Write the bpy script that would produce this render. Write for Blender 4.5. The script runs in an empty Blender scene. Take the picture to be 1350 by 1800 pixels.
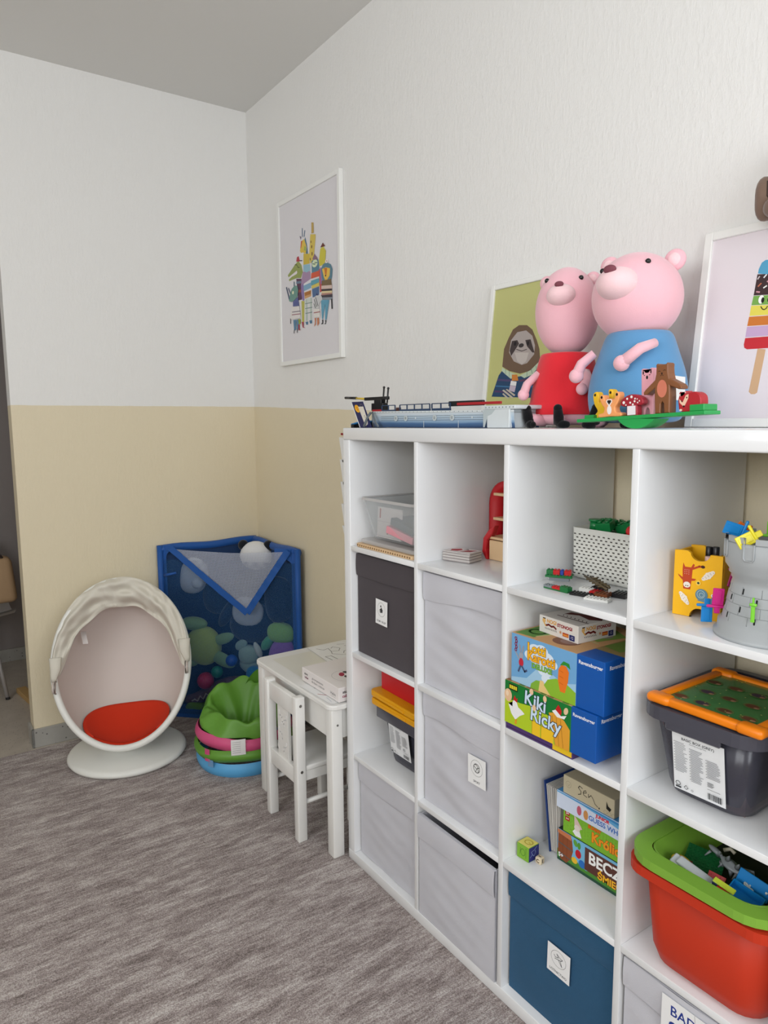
import bpy, bmesh, math, random
from mathutils import Vector, Matrix, Euler
PI = math.pi
random.seed(7)
S = bpy.context.scene
C = S.collection

# ------------------------------------------------------------------ camera
cam_data = bpy.data.cameras.new('camera')
cam = bpy.data.objects.new('camera', cam_data); C.objects.link(cam)
cam.location = (1.93738, -1.17574, 1.48781)
cam.rotation_euler = Euler((1.44388, 0.00727, 0.96715), 'XYZ')
cam_data.sensor_fit = 'VERTICAL'; cam_data.sensor_height = 24.0
cam_data.lens = 24.0 * 1241.54 / 1800.0
cam_data.clip_start = 0.02; cam_data.clip_end = 60
S.camera = cam

# ------------------------------------------------------------------ world, lights, exposure
w = bpy.data.worlds.new('sky'); S.world = w; w.use_nodes = True
bg = w.node_tree.nodes['Background']; bg.inputs[0].default_value = (.62, .76, 1, 1); bg.inputs[1].default_value = 1.0
S.view_settings.view_transform = 'Standard'; S.view_settings.look = 'None'
S.view_settings.gamma = 1.0; S.view_settings.use_curve_mapping = False
S.view_settings.exposure = 0.08

def area(name, loc, rot, sx, sy, power, col, spread=PI):
    d = bpy.data.lights.new(name, 'AREA'); d.shape = 'RECTANGLE'; d.size = sx; d.size_y = sy
    d.energy = power; d.color = col; d.spread = spread
    o = bpy.data.objects.new(name, d); C.objects.link(o); o.location = loc; o.rotation_euler = rot
    return o
# daylight coming in through the two windows (outside the panes, in the openings)
area('daylight_side_window', (3.66, -.95, 1.95), (0, math.radians(90), 0), 1.2, 1.9, 46, (.95, .975, 1.0))
area('daylight_rear_window', (1.9, -3.56, 2.05), (math.radians(90), 0, 0), 2.6, 1.1, 56, (.99, .99, .98))
area('corridor_area_light', (-2.3, -1.6, 2.55), (0, 0, 0), .6, .3, 2.2, (1.0, .93, .84))  # unseen warm area light high in the corridor, no fixture modelled

# ------------------------------------------------------------------ materials
def lin(c):
    c /= 255.0
    return c / 12.92 if c <= .04045 else ((c + .055) / 1.055) ** 2.4
_M = {}
def mat(name, rgb, rough=.5, spec=.5, bump=0, bscale=200, metal=0, alpha=1, sheen=0, trans=0, coat=0, var=0, vscale=20, emit=0):
    """procedural principled material; rgb in display values 0..255"""
    if name in _M: return _M[name]
    m = bpy.data.materials.new(name); m.use_nodes = True; nt = m.node_tree
    p = nt.nodes['Principled BSDF']; col = tuple(lin(v) for v in rgb) + (1,)
    p.inputs['Base Color'].default_value = col
    p.inputs['Roughness'].default_value = rough
    p.inputs['Specular IOR Level'].default_value = spec
    p.inputs['Metallic'].default_value = metal
    p.inputs['Alpha'].default_value = alpha
    p.inputs['Transmission Weight'].default_value = trans
    p.inputs['Coat Weight'].default_value = coat
    if sheen:
        p.inputs['Sheen Weight'].default_value = sheen; p.inputs['Sheen Roughness'].default_value = .5
    if bump or var:
        tc = nt.nodes.new('ShaderNodeTexCoord')
    if bump:
        n = nt.nodes.new('ShaderNodeTexNoise'); n.inputs['Scale'].default_value = bscale; n.inputs['Detail'].default_value = 4
        nt.links.new(tc.outputs['Object'], n.inputs['Vector'])
        b = nt.nodes.new('ShaderNodeBump'); b.inputs['Strength'].default_value = bump; b.inputs['Distance'].default_value = .002
        nt.links.new(n.outputs['Fac'], b.inputs['Height']); nt.links.new(b.outputs['Normal'], p.inputs['Normal'])
    if var:
        n2 = nt.nodes.new('ShaderNodeTexNoise'); n2.inputs['Scale'].default_value = vscale; n2.inputs['Detail'].default_value = 5
        nt.links.new(tc.outputs['Object'], n2.inputs['Vector'])
        mx = nt.nodes.new('ShaderNodeMix'); mx.data_type = 'RGBA'
        mx.inputs[6].default_value = tuple(v * (1 - var) for v in col[:3]) + (1,)
        mx.inputs[7].default_value = tuple(min(1, v * (1 + var)) for v in col[:3]) + (1,)
        nt.links.new(n2.outputs['Fac'], mx.inputs[0]); nt.links.new(mx.outputs[2], p.inputs['Base Color'])
    _M[name] = m; return m
def flat(rgb, rough=.55):      # print ink
    return mat('ink_%02x%02x%02x' % tuple(int(v) for v in rgb), rgb, rough, .3)

# ------------------------------------------------------------------ geometry builder
I4 = Matrix.Identity(4)
def TR(x, y, z): return Matrix.Translation((x, y, z))
def RZ(a): return Matrix.Rotation(a, 4, 'Z')
def RX(a): return Matrix.Rotation(a, 4, 'X')
def RY(a): return Matrix.Rotation(a, 4, 'Y')
def FRONT(x, y, z): return Matrix(((1,0,0,x),(0,0,-1,y),(0,1,0,z),(0,0,0,1)))    # art plane facing -y
def SIDE(x, y, z): return Matrix(((0,0,1,x),(1,0,0,y),(0,1,0,z),(0,0,0,1)))      # art plane facing +x
def TOP(x, y, z): return TR(x, y, z)                                             # art plane facing up
def BAS(o, u, v, n):
    o, u, v, n = map(Vector, (o, u, v, n))
    return Matrix(((u.x,v.x,n.x,o.x),(u.y,v.y,n.y,o.y),(u.z,v.z,n.z,o.z),(0,0,0,1)))
_T = {}
def text_mesh(s, bold):
    k = (s, bold)
    if k not in _T:
        cu = bpy.data.curves.new('lettering', 'FONT'); cu.body = s; cu.size = 1; cu.offset = bold; cu.resolution_u = 3
        cu.align_x = 'CENTER'; cu.align_y = 'CENTER'
        o = bpy.data.objects.new('lettering', cu); C.objects.link(o)
        bpy.context.view_layer.update()
        me = bpy.data.meshes.new_from_object(o.evaluated_get(bpy.context.evaluated_depsgraph_get()))
        vs = [v.co.copy() for v in me.vertices]; fs = [tuple(p.vertices) for p in me.polygons]
        bpy.data.objects.remove(o); bpy.data.curves.remove(cu); bpy.data.meshes.remove(me)
        _T[k] = (vs, fs)
    return _T[k]
class G:
    def __init__(s, M=None):
        s.bm = bmesh.new(); s.mats = []; s.M = M or I4
    def mi(s, m):
        if m not in s.mats: s.mats.append(m)
        return s.mats.index(m)
    def _put(s, vs, fs, m, M=None, smooth=False):
        T = s.M @ (M or I4); i = s.mi(m)
        bv = [s.bm.verts.new(T @ Vector(v)) for v in vs]
        for f in fs:
            try: fc = s.bm.faces.new([bv[k] for k in f])
            except ValueError: continue
            fc.material_index = i; fc.smooth = smooth
        return bv
    def _merge(s, b, m, M=None, smooth=False):
        b.verts.index_update()
        vs = [v.co.copy() for v in b.verts]; fs = [[v.index for v in f.verts] for f in b.faces]
        b.free(); return s._put(vs, fs, m, M, smooth)
    def box(s, c, d, m, r=0, seg=2, M=None, taper=1, smooth=None):
        b = bmesh.new(); bmesh.ops.create_cube(b, size=1)
        for v in b.verts:
            k = taper if v.co.z < 0 else 1
            v.co = Vector((v.co.x * d[0] * k, v.co.y * d[1] * k, v.co.z * d[2]))
        if r: bmesh.ops.bevel(b, geom=b.edges[:], offset=r, segments=seg, profile=.5, affect='EDGES')
        bmesh.ops.translate(b, vec=c, verts=b.verts)
        s._merge(b, m, M, bool(r) and seg > 1 if smooth is None else smooth); return s
    def bx(s, a, b, m, r=0, seg=2, M=None):
        return s.box([(a[i] + b[i]) / 2 for i in range(3)], [abs(b[i] - a[i]) for i in range(3)], m, r, seg, M)
    def lathe(s, prof, m, M=None, n=40, smooth=True, arc=(0, 2 * PI)):
        full = abs(arc[1] - arc[0] - 2 * PI) < 1e-6; k = n if full else n + 1
        vs = []; fs = []
        for (r, z) in prof:
            for j in range(k):
                a = arc[0] + (arc[1] - arc[0]) * j / n; vs.append((r * math.cos(a), r * math.sin(a), z))
        for i in range(len(prof) - 1):
            for j in range(n):
                j2 = (j + 1) % k; fs.append((i * k + j, i * k + j2, (i + 1) * k + j2, (i + 1) * k + j))
        bv = s._put(vs, fs, m, M, smooth)
        bmesh.ops.remove_doubles(s.bm, verts=bv, dist=1e-6); return s
    def cyl(s, p0, p1, r0, m, r1=None, n=20, bev=0, M=None):
        p0, p1 = Vector(p0), Vector(p1); r1 = r0 if r1 is None else r1; L = (p1 - p0).length
        q = (p1 - p0).to_track_quat('Z', 'Y').to_matrix().to_4x4(); T = (M or I4) @ TR(*p0) @ q
        b = bev
        pr = [(0, 0), (r0 - b, 0), (r0, b), (r1, L - b), (r1 - b, L), (0, L)] if b else [(0, 0), (r0, 0), (r0, 0), (r1, L), (r1, L), (0, L)]
        vs = []; fs = []
        rings = [pr[1], pr[2], pr[3], pr[4]] if b else [pr[1], pr[3]]
        for (r, z) in rings:
            for j in range(n): vs.append((r * math.cos(2 * PI * j / n), r * math.sin(2 * PI * j / n), z))
        i = s.mi(m); T = s.M @ T
        bv = [s.bm.verts.new(T @ Vector(v)) for v in vs]
        for k in range(len(rings) - 1):
            for j in range(n):
                f = s.bm.faces.new((bv[k*n+j], bv[k*n+(j+1)%n], bv[(k+1)*n+(j+1)%n], bv[(k+1)*n+j])); f.material_index = i; f.smooth = True
        for ring in (bv[:n][::-1], bv[-n:]):
            f = s.bm.faces.new(ring); f.material_index = i
        return s
    def tube(s, pts, r, m, n=8, closed=False, M=None, caps=True, flatk=1.0):
        pts = [Vector(p) for p in pts]; N = len(pts); vs = []; fs = []
        R = r if hasattr(r, '__len__') else [r] * N
        up = None
        for i, p in enumerate(pts):
            a = pts[(i - 1) % N] if (closed or i > 0) else p
            b = pts[(i + 1) % N] if (closed or i < N - 1) else p
            t = (b - a).normalized()
            if up is None:
                up = t.orthogonal().normalized() if abs(t.z) > .9 else Vector((0, 0, 1))
            x = t.cross(up); 
            if x.length < 1e-6: x = t.orthogonal()
            x.normalize(); y = x.cross(t).normalized(); up = y
            for j in range(n):
                an = 2 * PI * j / n; vs.append(p + x * (R[i] * math.cos(an)) + y * (R[i] * flatk * math.sin(an)))
        K = N if closed else N - 1
        for i in range(K):
            i2 = (i + 1) % N
            for j in range(n): fs.append((i*n+j, i*n+(j+1)%n, i2*n+(j+1)%n, i2*n+j))
        if not closed and caps: fs.append(tuple(range(n))[::-1]); fs.append(tuple(range((N-1)*n, N*n)))
        s._put(vs, fs, m, M, True); return s
    def ell(s, c, rad, m, M=None, nu=24, nv=14, f=None):
        vs = []; fs = []
        rad = rad if hasattr(rad, '__len__') else (rad,) * 3
        for i in range(nv + 1):
            ph = PI * i / nv
            for j in range(nu):
                th = 2 * PI * j / nu
                d = Vector((math.sin(ph) * math.cos(th), math.sin(ph) * math.sin(th), math.cos(ph)))
                k = f(d) if f else 1
                vs.append((c[0] + rad[0] * d.x * k, c[1] + rad[1] * d.y * k, c[2] + rad[2] * d.z * k))
        for i in range(nv):
            for j in range(nu): fs.append((i*nu+j, (i+1)*nu+j, (i+1)*nu+(j+1)%nu, i*nu+(j+1)%nu))
        bv = s._put(vs, fs, m, M, True); bmesh.ops.remove_doubles(s.bm, verts=bv, dist=1e-7); return s
    def grid(s, f, nu, nv, m, M=None, cu=False, smooth=True, thick=0):
        vs = [Vector(f(i / nu, j / nv)) for j in range(nv + 1) for i in range(nu + 1)]
        fs = [(j*(nu+1)+i, j*(nu+1)+i+1, (j+1)*(nu+1)+i+1, (j+1)*(nu+1)+i) for j in range(nv) for i in range(nu)]
        s._put(vs, fs, m, M, smooth); return s
    def prism(s, poly, d, m, M=None, bev=0, seg=2):
        """2-D outline (a,b) in the plane, from c=-d up to c=0"""
        b = bmesh.new(); vs = [b.verts.new((x, y, -d)) for x, y in poly]
        f = b.faces.new(vs); r = bmesh.ops.extrude_face_region(b, geom=[f])
        bmesh.ops.translate(b, vec=(0, 0, d), verts=[v for v in r['geom'] if isinstance(v, bmesh.types.BMVert)])
        bmesh.ops.recalc_face_normals(b, faces=b.faces)
        if bev:
            e = [e for e in b.edges if abs(e.verts[0].co.z - e.verts[1].co.z) < 1e-7]
            bmesh.ops.bevel(b, geom=e, offset=bev, segments=seg, profile=.5, affect='EDGES')
        bmesh.ops.triangulate(b, faces=[f for f in b.faces if len(f.verts) > 4])
        s._merge(b, m, M, False); return s
    def poly(s, poly, m, M=None):
        b = bmesh.new(); f = b.faces.new([b.verts.new((x, y, 0)) for x, y in poly])
        bmesh.ops.triangulate(b, faces=[f]); s._merge(b, m, M, False); return s
    def done(s, name, parent=None, kind=None, weld=False, recalc=True):
        if weld: bmesh.ops.remove_doubles(s.bm, verts=s.bm.verts, dist=1e-5)
        if recalc: bmesh.ops.recalc_face_normals(s.bm, faces=s.bm.faces)
        me = bpy.data.meshes.new(name); s.bm.to_mesh(me); s.bm.free()
        for m in s.mats: me.materials.append(m)
        o = bpy.data.objects.new(name, me); C.objects.link(o)
        if parent: o.parent = parent
        if kind: o['kind'] = kind
        return o
class Art:
    """printed shapes laid on a face: every call goes a hair above the one before"""
    def __init__(s, g, M, w=1, h=1): s.g = g; s.M = M; s.z = .00012; s.w = w; s.h = h; s.step = .00003
    def _n(s): s.z += s.step; return s.M @ TR(0, 0, s.z)
    def poly(s, p, rgb):
        s.g.poly([(x * s.w, y * s.h) for x, y in p], flat(rgb), s._n())
    def rect(s, x0, y0, x1, y1, rgb): s.poly([(x0, y0), (x1, y0), (x1, y1), (x0, y1)], rgb)
    def ell(s, cx, cy, rx, ry, rgb, n=20, rot=0):
        c, q = math.cos(rot), math.sin(rot)
        s.poly([(cx + rx*math.cos(t)*c - ry*math.sin(t)*q, cy + rx*math.cos(t)*q + ry*math.sin(t)*c) for t in [2*PI*i/n for i in range(n)]], rgb)
    def line(s, pts, wd, rgb, closed=False):
        pts = [Vector((x * s.w, y * s.h)) for x, y in pts]; M = s._n(); m = flat(rgb)
        K = len(pts) if closed else len(pts) - 1
        for i in range(K):
            a, b = pts[i], pts[(i + 1) % len(pts)]; d = b - a
            if d.length < 1e-9: continue
            d.normalize(); nrm = Vector((-d.y, d.x)) * wd / 2; e = d * wd * .35
            s.g._put([(q.x, q.y, 0) for q in (a-nrm-e, b-nrm+e, b+nrm+e, a+nrm-e)], [(0,1,2,3)], m, M)
    def ring(s, cx, cy, rx, ry, wd, rgb, n=22):
        s.line([(cx + rx*math.cos(2*PI*i/n), cy + ry*math.sin(2*PI*i/n)) for i in range(n)], wd, rgb, True)
    def text(s, t, cx, cy, size, rgb, bold=0, sx=1, rot=0, outline=None, ow=.04, shear=0):
        """size in metres"""
        for (col, bo) in (((outline, bold + ow),) if outline else ()) + ((rgb, bold),):
            vs, fs = text_mesh(t, bo); M = s._n() @ TR(cx * s.w, cy * s.h, 0) @ RZ(rot)
            s.g._put([(v.x * size * sx + v.y * size * shear, v.y * size, 0) for v in vs], fs, flat(col), M)
def thing(name, label, cat, loc=(0, 0, 0), rot=0, group=None):
    o = bpy.data.objects.new(name, None); C.objects.link(o); o.empty_display_size = .05
    o.location = loc
    if hasattr(rot, '__len__'): o.rotation_euler = rot
    else: o.rotation_euler = (0, 0, rot)
    o['label'] = label; o['category'] = cat
    if group: o['group'] = group
    return o
def tag(o, label, cat, loc=None, rot=None, group=None):
    o['label'] = label; o['category'] = cat
    if group: o['group'] = group
    if loc is not None: o.location = loc
    if rot is not None: o.rotation_euler = rot if hasattr(rot, '__len__') else (0, 0, rot)
    return o
# ================================================================== ROOM
XL, YW, ZC, ZP = -1.564, .405, 3.036, 1.572      # left wall, right wall, ceiling, top of the cream paint band
def wall_material():
    m = bpy.data.materials.new('painted_wall'); m.use_nodes = True; nt = m.node_tree; p = nt.nodes['Principled BSDF']
    tc = nt.nodes.new('ShaderNodeTexCoord'); sp = nt.nodes.new('ShaderNodeSeparateXYZ'); nt.links.new(tc.outputs['Object'], sp.inputs[0])
    ns = nt.nodes.new('ShaderNodeTexNoise'); ns.inputs['Scale'].default_value = 9; nt.links.new(tc.outputs['Object'], ns.inputs['Vector'])
    ad = nt.nodes.new('ShaderNodeMath'); ad.operation = 'MULTIPLY_ADD'; ad.inputs[1].default_value = .006
    sl = nt.nodes.new('ShaderNodeMath'); sl.operation = 'MULTIPLY_ADD'; sl.inputs[1].default_value = .034     # hand-painted edge sinks along the right wall
    cl = nt.nodes.new('ShaderNodeMath'); cl.operation = 'MAXIMUM'; cl.inputs[1].default_value = 0
    of = nt.nodes.new('ShaderNodeMath'); of.operation = 'ADD'; of.inputs[1].default_value = 1.56
    nt.links.new(sp.outputs['X'], of.inputs[0]); nt.links.new(of.outputs[0], cl.inputs[0]); nt.links.new(cl.outputs[0], sl.inputs[0]); nt.links.new(sp.outputs['Z'], sl.inputs[2])
    nt.links.new(ns.outputs['Fac'], ad.inputs[0]); nt.links.new(sl.outputs[0], ad.inputs[2])
    gt = nt.nodes.new('ShaderNodeMath'); gt.operation = 'GREATER_THAN'; gt.inputs[1].default_value = ZP + .003
    nt.links.new(ad.outputs[0], gt.inputs[0])
    mx = nt.nodes.new('ShaderNodeMix'); mx.data_type = 'RGBA'
    mx.inputs[6].default_value = (lin(226), lin(214), lin(186), 1); mx.inputs[7].default_value = (lin(234), lin(233), lin(230), 1)
    nt.links.new(gt.outputs[0], mx.inputs[0]); nt.links.new(mx.outputs[2], p.inputs['Base Color'])
    p.inputs['Roughness'].default_value = .75; p.inputs['Specular IOR Level'].default_value = .25
    mp = nt.nodes.new('ShaderNodeMapping'); mp.inputs['Scale'].default_value = (1, 1, .38); nt.links.new(tc.outputs['Object'], mp.inputs[0])
    n1 = nt.nodes.new('ShaderNodeTexNoise'); n1.inputs['Scale'].default_value = 95; n1.inputs['Detail'].default_value = 6; n1.inputs['Roughness'].default_value = .6
    nt.links.new(mp.outputs[0], n1.inputs['Vector'])
    cr = nt.nodes.new('ShaderNodeMapRange'); cr.inputs[1].default_value = .42; cr.inputs[2].default_value = .75; nt.links.new(n1.outputs['Fac'], cr.inputs[0])
    b = nt.nodes.new('ShaderNodeBump'); b.inputs['Strength'].default_value = .35; b.inputs['Distance'].default_value = .0022
    nt.links.new(cr.outputs[0], b.inputs['Height']); nt.links.new(b.outputs['Normal'], p.inputs['Normal'])
    return m
WALL = wall_material()
CEIL = mat('ceiling_paint', (226, 225, 222), .9, .2, bump=.15, bscale=60)
def carpet_material():
    m = bpy.data.materials.new('carpet'); m.use_nodes = True; nt = m.node_tree; p = nt.nodes['Principled BSDF']
    tc = nt.nodes.new('ShaderNodeTexCoord')
    def noise(sc, scale, det, rough=.6):
        mp = nt.nodes.new('ShaderNodeMapping'); mp.inputs['Scale'].default_value = sc; nt.links.new(tc.outputs['Object'], mp.inputs[0])
        n = nt.nodes.new('ShaderNodeTexNoise'); n.inputs['Scale'].default_value = scale; n.inputs['Detail'].default_value = det; n.inputs['Roughness'].default_value = rough
        nt.links.new(mp.outputs[0], n.inputs['Vector']); return n
    big = noise((1, .26, 1), 20, 6, .65); mid = noise((1, .13, 1), 150, 3); fine = noise((1, .75, 1), 330, 2)
    def ramp(n, a, b):
        r = nt.nodes.new('ShaderNodeMapRange'); r.inputs[1].default_value = a; r.inputs[2].default_value = b; nt.links.new(n.outputs['Fac'], r.inputs[0]); return r
    a = ramp(big, .38, .64); b = ramp(mid, .35, .68); c = ramp(fine, .36, .64)
    def mathn(op, x, y, k=None):
        n = nt.nodes.new('ShaderNodeMath'); n.operation = op
        nt.links.new(x, n.inputs[0]); 
        if y is not None: nt.links.new(y, n.inputs[1])
        else: n.inputs[1].default_value = k
        return n.outputs[0]
    t = mathn('MULTIPLY', a.outputs[0], None, .32)
    t = mathn('ADD', t, mathn('MULTIPLY', b.outputs[0], None, .30))
    t = mathn('ADD', t, mathn('MULTIPLY', c.outputs[0], None, .38))
    cr = nt.nodes.new('ShaderNodeValToRGB'); e = cr.color_ramp.elements
    e[0].position = .05; e[0].color = (lin(98), lin(86), lin(82), 1); e[1].position = .95; e[1].color = (lin(222), lin(216), lin(211), 1)
    k = e.new(.48); k.color = (lin(163), lin(150), lin(146), 1)
    nt.links.new(t, cr.inputs[0]); nt.links.new(cr.outputs[0], p.inputs['Base Color'])
    p.inputs['Roughness'].default_value = .95; p.inputs['Specular IOR Level'].default_value = .1
    p.inputs['Sheen Weight'].default_value = .15
    bp = nt.nodes.new('ShaderNodeBump'); bp.inputs['Strength'].default_value = .8; bp.inputs['Distance'].default_value = .004
    nt.links.new(t, bp.inputs['Height']); nt.links.new(bp.outputs['Normal'], p.inputs['Normal'])
    return m
def stone_material(name, base, dots, sc=90):
    m = bpy.data.materials.new(name); m.use_nodes = True; nt = m.node_tree; p = nt.nodes['Principled BSDF']
    tc = nt.nodes.new('ShaderNodeTexCoord'); v = nt.nodes.new('ShaderNodeTexVoronoi'); v.inputs['Scale'].default_value = sc
    nt.links.new(tc.outputs['Object'], v.inputs['Vector'])
    r = nt.nodes.new('ShaderNodeMapRange'); r.inputs[1].default_value = .13; r.inputs[2].default_value = .2; nt.links.new(v.outputs['Distance'], r.inputs[0])
    mx = nt.nodes.new('ShaderNodeMix'); mx.data_type = 'RGBA'; mx.inputs[6].default_value = tuple(lin(c) for c in dots) + (1,)
    n = nt.nodes.new('ShaderNodeTexNoise'); n.inputs['Scale'].default_value = 14; nt.links.new(tc.outputs['Object'], n.inputs['Vector'])
    m2 = nt.nodes.new('ShaderNodeMix'); m2.data_type = 'RGBA'; m2.inputs[6].default_value = tuple(lin(c - 14) for c in base) + (1,); m2.inputs[7].default_value = tuple(lin(c + 10) for c in base) + (1,)
    nt.links.new(n.outputs['Fac'], m2.inputs[0]); nt.links.new(m2.outputs[2], mx.inputs[7]); nt.links.new(r.outputs[0], mx.inputs[0])
    nt.links.new(mx.outputs[2], p.inputs['Base Color']); p.inputs['Roughness'].default_value = .35
    return m
TERR = stone_material('terrazzo_floor', (192, 182, 168), (150, 140, 130), 60)
SKIRT = stone_material('terrazzo_skirting', (168, 166, 160), (96, 94, 92), 45)

def setting(g, name): return g.done(name, kind='structure')
# floors: terrazzo slab everywhere, carpet on top in the room
g = G(); g.bx((-3.1, -3.7, -.1), (3.8, .5, -.004), TERR); setting(g, 'floor')
g = G(); g.bx((XL + .045, -3.5, -.004), (3.6, YW, .004), carpet_material()); o = setting(g, 'floor_carpet')
g = G(); g.bx((-3.1, -3.7, ZC), (3.8, .5, ZC + .1), CEIL); setting(g, 'ceiling')
g = G(); g.bx((-3.1, YW, -.1), (3.8, YW + .12, ZC), WALL); setting(g, 'wall_right')
g = G(); g.bx((XL - .10, -.747, -.1), (XL, YW, ZC), WALL, 0)
g.bx((XL - .10, -1.85, 2.35), (XL, -.747, ZC), WALL); g.bx((XL - .10, -3.6, -.1), (XL, -1.85, ZC), WALL); setting(g, 'wall_left')
# rear wall with window
g = G()
g.bx((-3.1, -3.62, -.1), (.5, -3.5, ZC), WALL); g.bx((3.3, -3.62, -.1), (3.8, -3.5, ZC), WALL)
g.bx((.5, -3.62, -.1), (3.3, -3.5, 1.45), WALL); g.bx((.5, -3.62, 2.65), (3.3, -3.5, ZC), WALL); setting(g, 'wall_rear')
g = G()
g.bx((3.6, -3.6, -.1), (3.72, -1.9, ZC), WALL); g.bx((3.6, -.0, -.1), (3.72, .5, ZC), WALL)
g.bx((3.6, -1.9, -.1), (3.72, -.0, 1.3), WALL); g.bx((3.6, -1.9, 2.6), (3.72, -.0, ZC), WALL); setting(g, 'wall_side')
WF = mat('window_frame_white', (236, 236, 234), .4)
g = G()
for y in (-1.875, -.975, -.925, -.025): g.box((3.63, y, 1.95), (.05, .05, 1.3), WF)
for z in (1.325, 2.575): g.box((3.63, -.95, z), (.05, 1.9, .05), WF)
setting(g, 'window_1')
g = G()
for x in (.525, 1.875, 1.925, 3.275): g.box((x, -3.53, 2.05), (.05, .05, 1.2), WF)
for z in (1.475, 2.625): g.box((1.9, -3.53, z), (2.8, .05, .05), WF)
setting(g, 'window_2')
CORR = mat('corridor_wall_paint', (150, 143, 141), .85, .2, bump=.2, bscale=120)
g = G(); g.bx((-3.1, -3.6, -.1), (-3.0, .5, ZC), CORR); setting(g, 'wall_corridor')
g = G(); g.bx((-3.0, -.9, -.004), (-2.985, YW, .075), SKIRT); setting(g, 'baseboard_corridor')
# skirting on the left wall and round its end; on the right wall
g = G(); g.bx((XL, -.76, -.004), (XL + .012, YW, .085), SKIRT, .002, 1); g.bx((XL - .10, -.76, -.004), (XL + .012, -.747, .085), SKIRT, .002, 1); setting(g, 'baseboard_left')
g = G(); g.bx((XL + .012, YW - .012, .004), (3.6, YW, .085), SKIRT, .002, 1); setting(g, 'baseboard_right')
# ================================================================== CUBE SHELF
LAM = mat('white_laminate', (232, 233, 234), .12, .5, coat=.0)
cw = .3365; CX = [.038 + i * .3525 for i in range(4)]; CZ = [1.0955 - r * .3525 for r in range(4)]
def cell(c, r): return CX[c], CZ[r], CX[c] + cw, CZ[r] + cw
t = thing('cube_shelf', 'large white sixteen-compartment cube shelf standing against the wall', 'shelf', (0, 0, .004))
T0 = .004
def p(name, a, b, r=.0015):
    g = G(); g.bx((a[0], a[1], a[2] - T0 if a[2] > 0 else 0), (b[0], b[1], b[2] - T0), LAM, r, 2); return g.done(name, t)
p('top_panel', (0, 0, 1.432), (1.47, .39, 1.47), .004); p('bottom_panel', (0, 0, 0.0), (1.47, .39, .038), .002)
p('side_panel', (0, 0, .038), (.038, .39, 1.432), .002); p('side_panel', (1.432, 0, .038), (1.47, .39, 1.432), .002)
for i in range(1, 4):
    x = CX[i] - .016; p('divider', (x, .001, .038), (x + .016, .389, 1.432), .0008)
for i in range(3):
    z = CZ[i] - .016
    for c in range(4): p('shelf_board', (CX[c] + .0002, .001, z), (CX[c] + cw - .0002, .389, z + .016), .0008)

# ---------------------------------------------------------------- fabric storage boxes
def fabric(name, rgb, bump=.5): return mat(name, rgb, .9, .15, bump=bump, bscale=900, sheen=.1, var=.03, vscale=15)
FG = fabric('grey_white_fabric', (202, 202, 209)); FD = fabric('charcoal_fabric', (78, 72, 76)); FB = fabric('petrol_blue_fabric', (44, 88, 122))
INN = mat('dark_box_inside', (70, 68, 70), .9)
def fabric_box(label, c, r, m, seed, wrinkle=.002, y0=.006, drop=0, tilt=0, flap_lines=True, name='fabric_storage_box'):
    x0, z0, x1, z1 = cell(c, r); W = cw - .012; H = cw - .010 - drop; D = .355
    t = thing(name, label, 'storage box', ((x0 + x1) / 2, y0, z0 + .0006), tilt, 'fabric boxes in the cube shelf')
    rnd = random.Random(seed); ph = [rnd.uniform(0, 6) for _ in range(8)]
    g = G()
    # four walls and a floor, open on top
    g.bx((-W/2, .004, 0), (W/2, D, .004), m)
    g.bx((-W/2, .006, .004), (-W/2 + .004, D, H), m, .001, 1); g.bx((W/2 - .004, .006, .004), (W/2, D, H), m, .001, 1)
    g.bx((-W/2 + .004, D - .004, .004), (W/2 - .004, D, H), m)
    def wav(u, v):
        e = math.sin(PI * u) ** .6
        return wrinkle * e * (math.sin(3.1 * u * PI + ph[0] + 6 * v) * .5 + math.sin(9 * v + 3 * u + ph[1]) * .7 + math.sin(17 * v - 5 * u + ph[2]) * .35 + .4 * math.sin(31 * v + 9 * u + ph[3]))
    hf = H - .070
    R = .012
    def corner(u, v, top):   # rounded lower corners
        return 0
    g.grid(lambda u, v: (-W/2 + W*u, .004 - .004 * math.sin(PI*u) * math.sin(PI*min(1, v*1.05)) - wav(u, v), .001 + (hf + .006) * v), 34, 34, m)
    g.bx((-W/2, .0062, .004), (W/2, .010, H), m)
    o = g.done('body', t, weld=False)
    g = G()
    sag = .005
    g.grid(lambda u, v: (-W/2 - .001 + (W + .002)*u, -.001 - wrinkle * .8 * math.sin(7*u + ph[4] + 2*v) * math.sin(PI*u) - .0022 * math.sin(PI*v), hf + sag * math.sin(5*u + ph[5]) * (1 - v) * wrinkle / .002 + (H - hf) * v), 34, 8, m)
    g.bx((-W/2 - .001, -.0005, H - .002), (W/2 + .001, .007, H), m, .0008, 1)
    g.grid(lambda u, v: (-W/2 + W*u, .001 - .0015 * v, hf - .003 + .004 * v + sag * math.sin(5*u + ph[5]) * wrinkle / .002), 34, 1, m)
    g.done('top_band', t)
    return t
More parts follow.
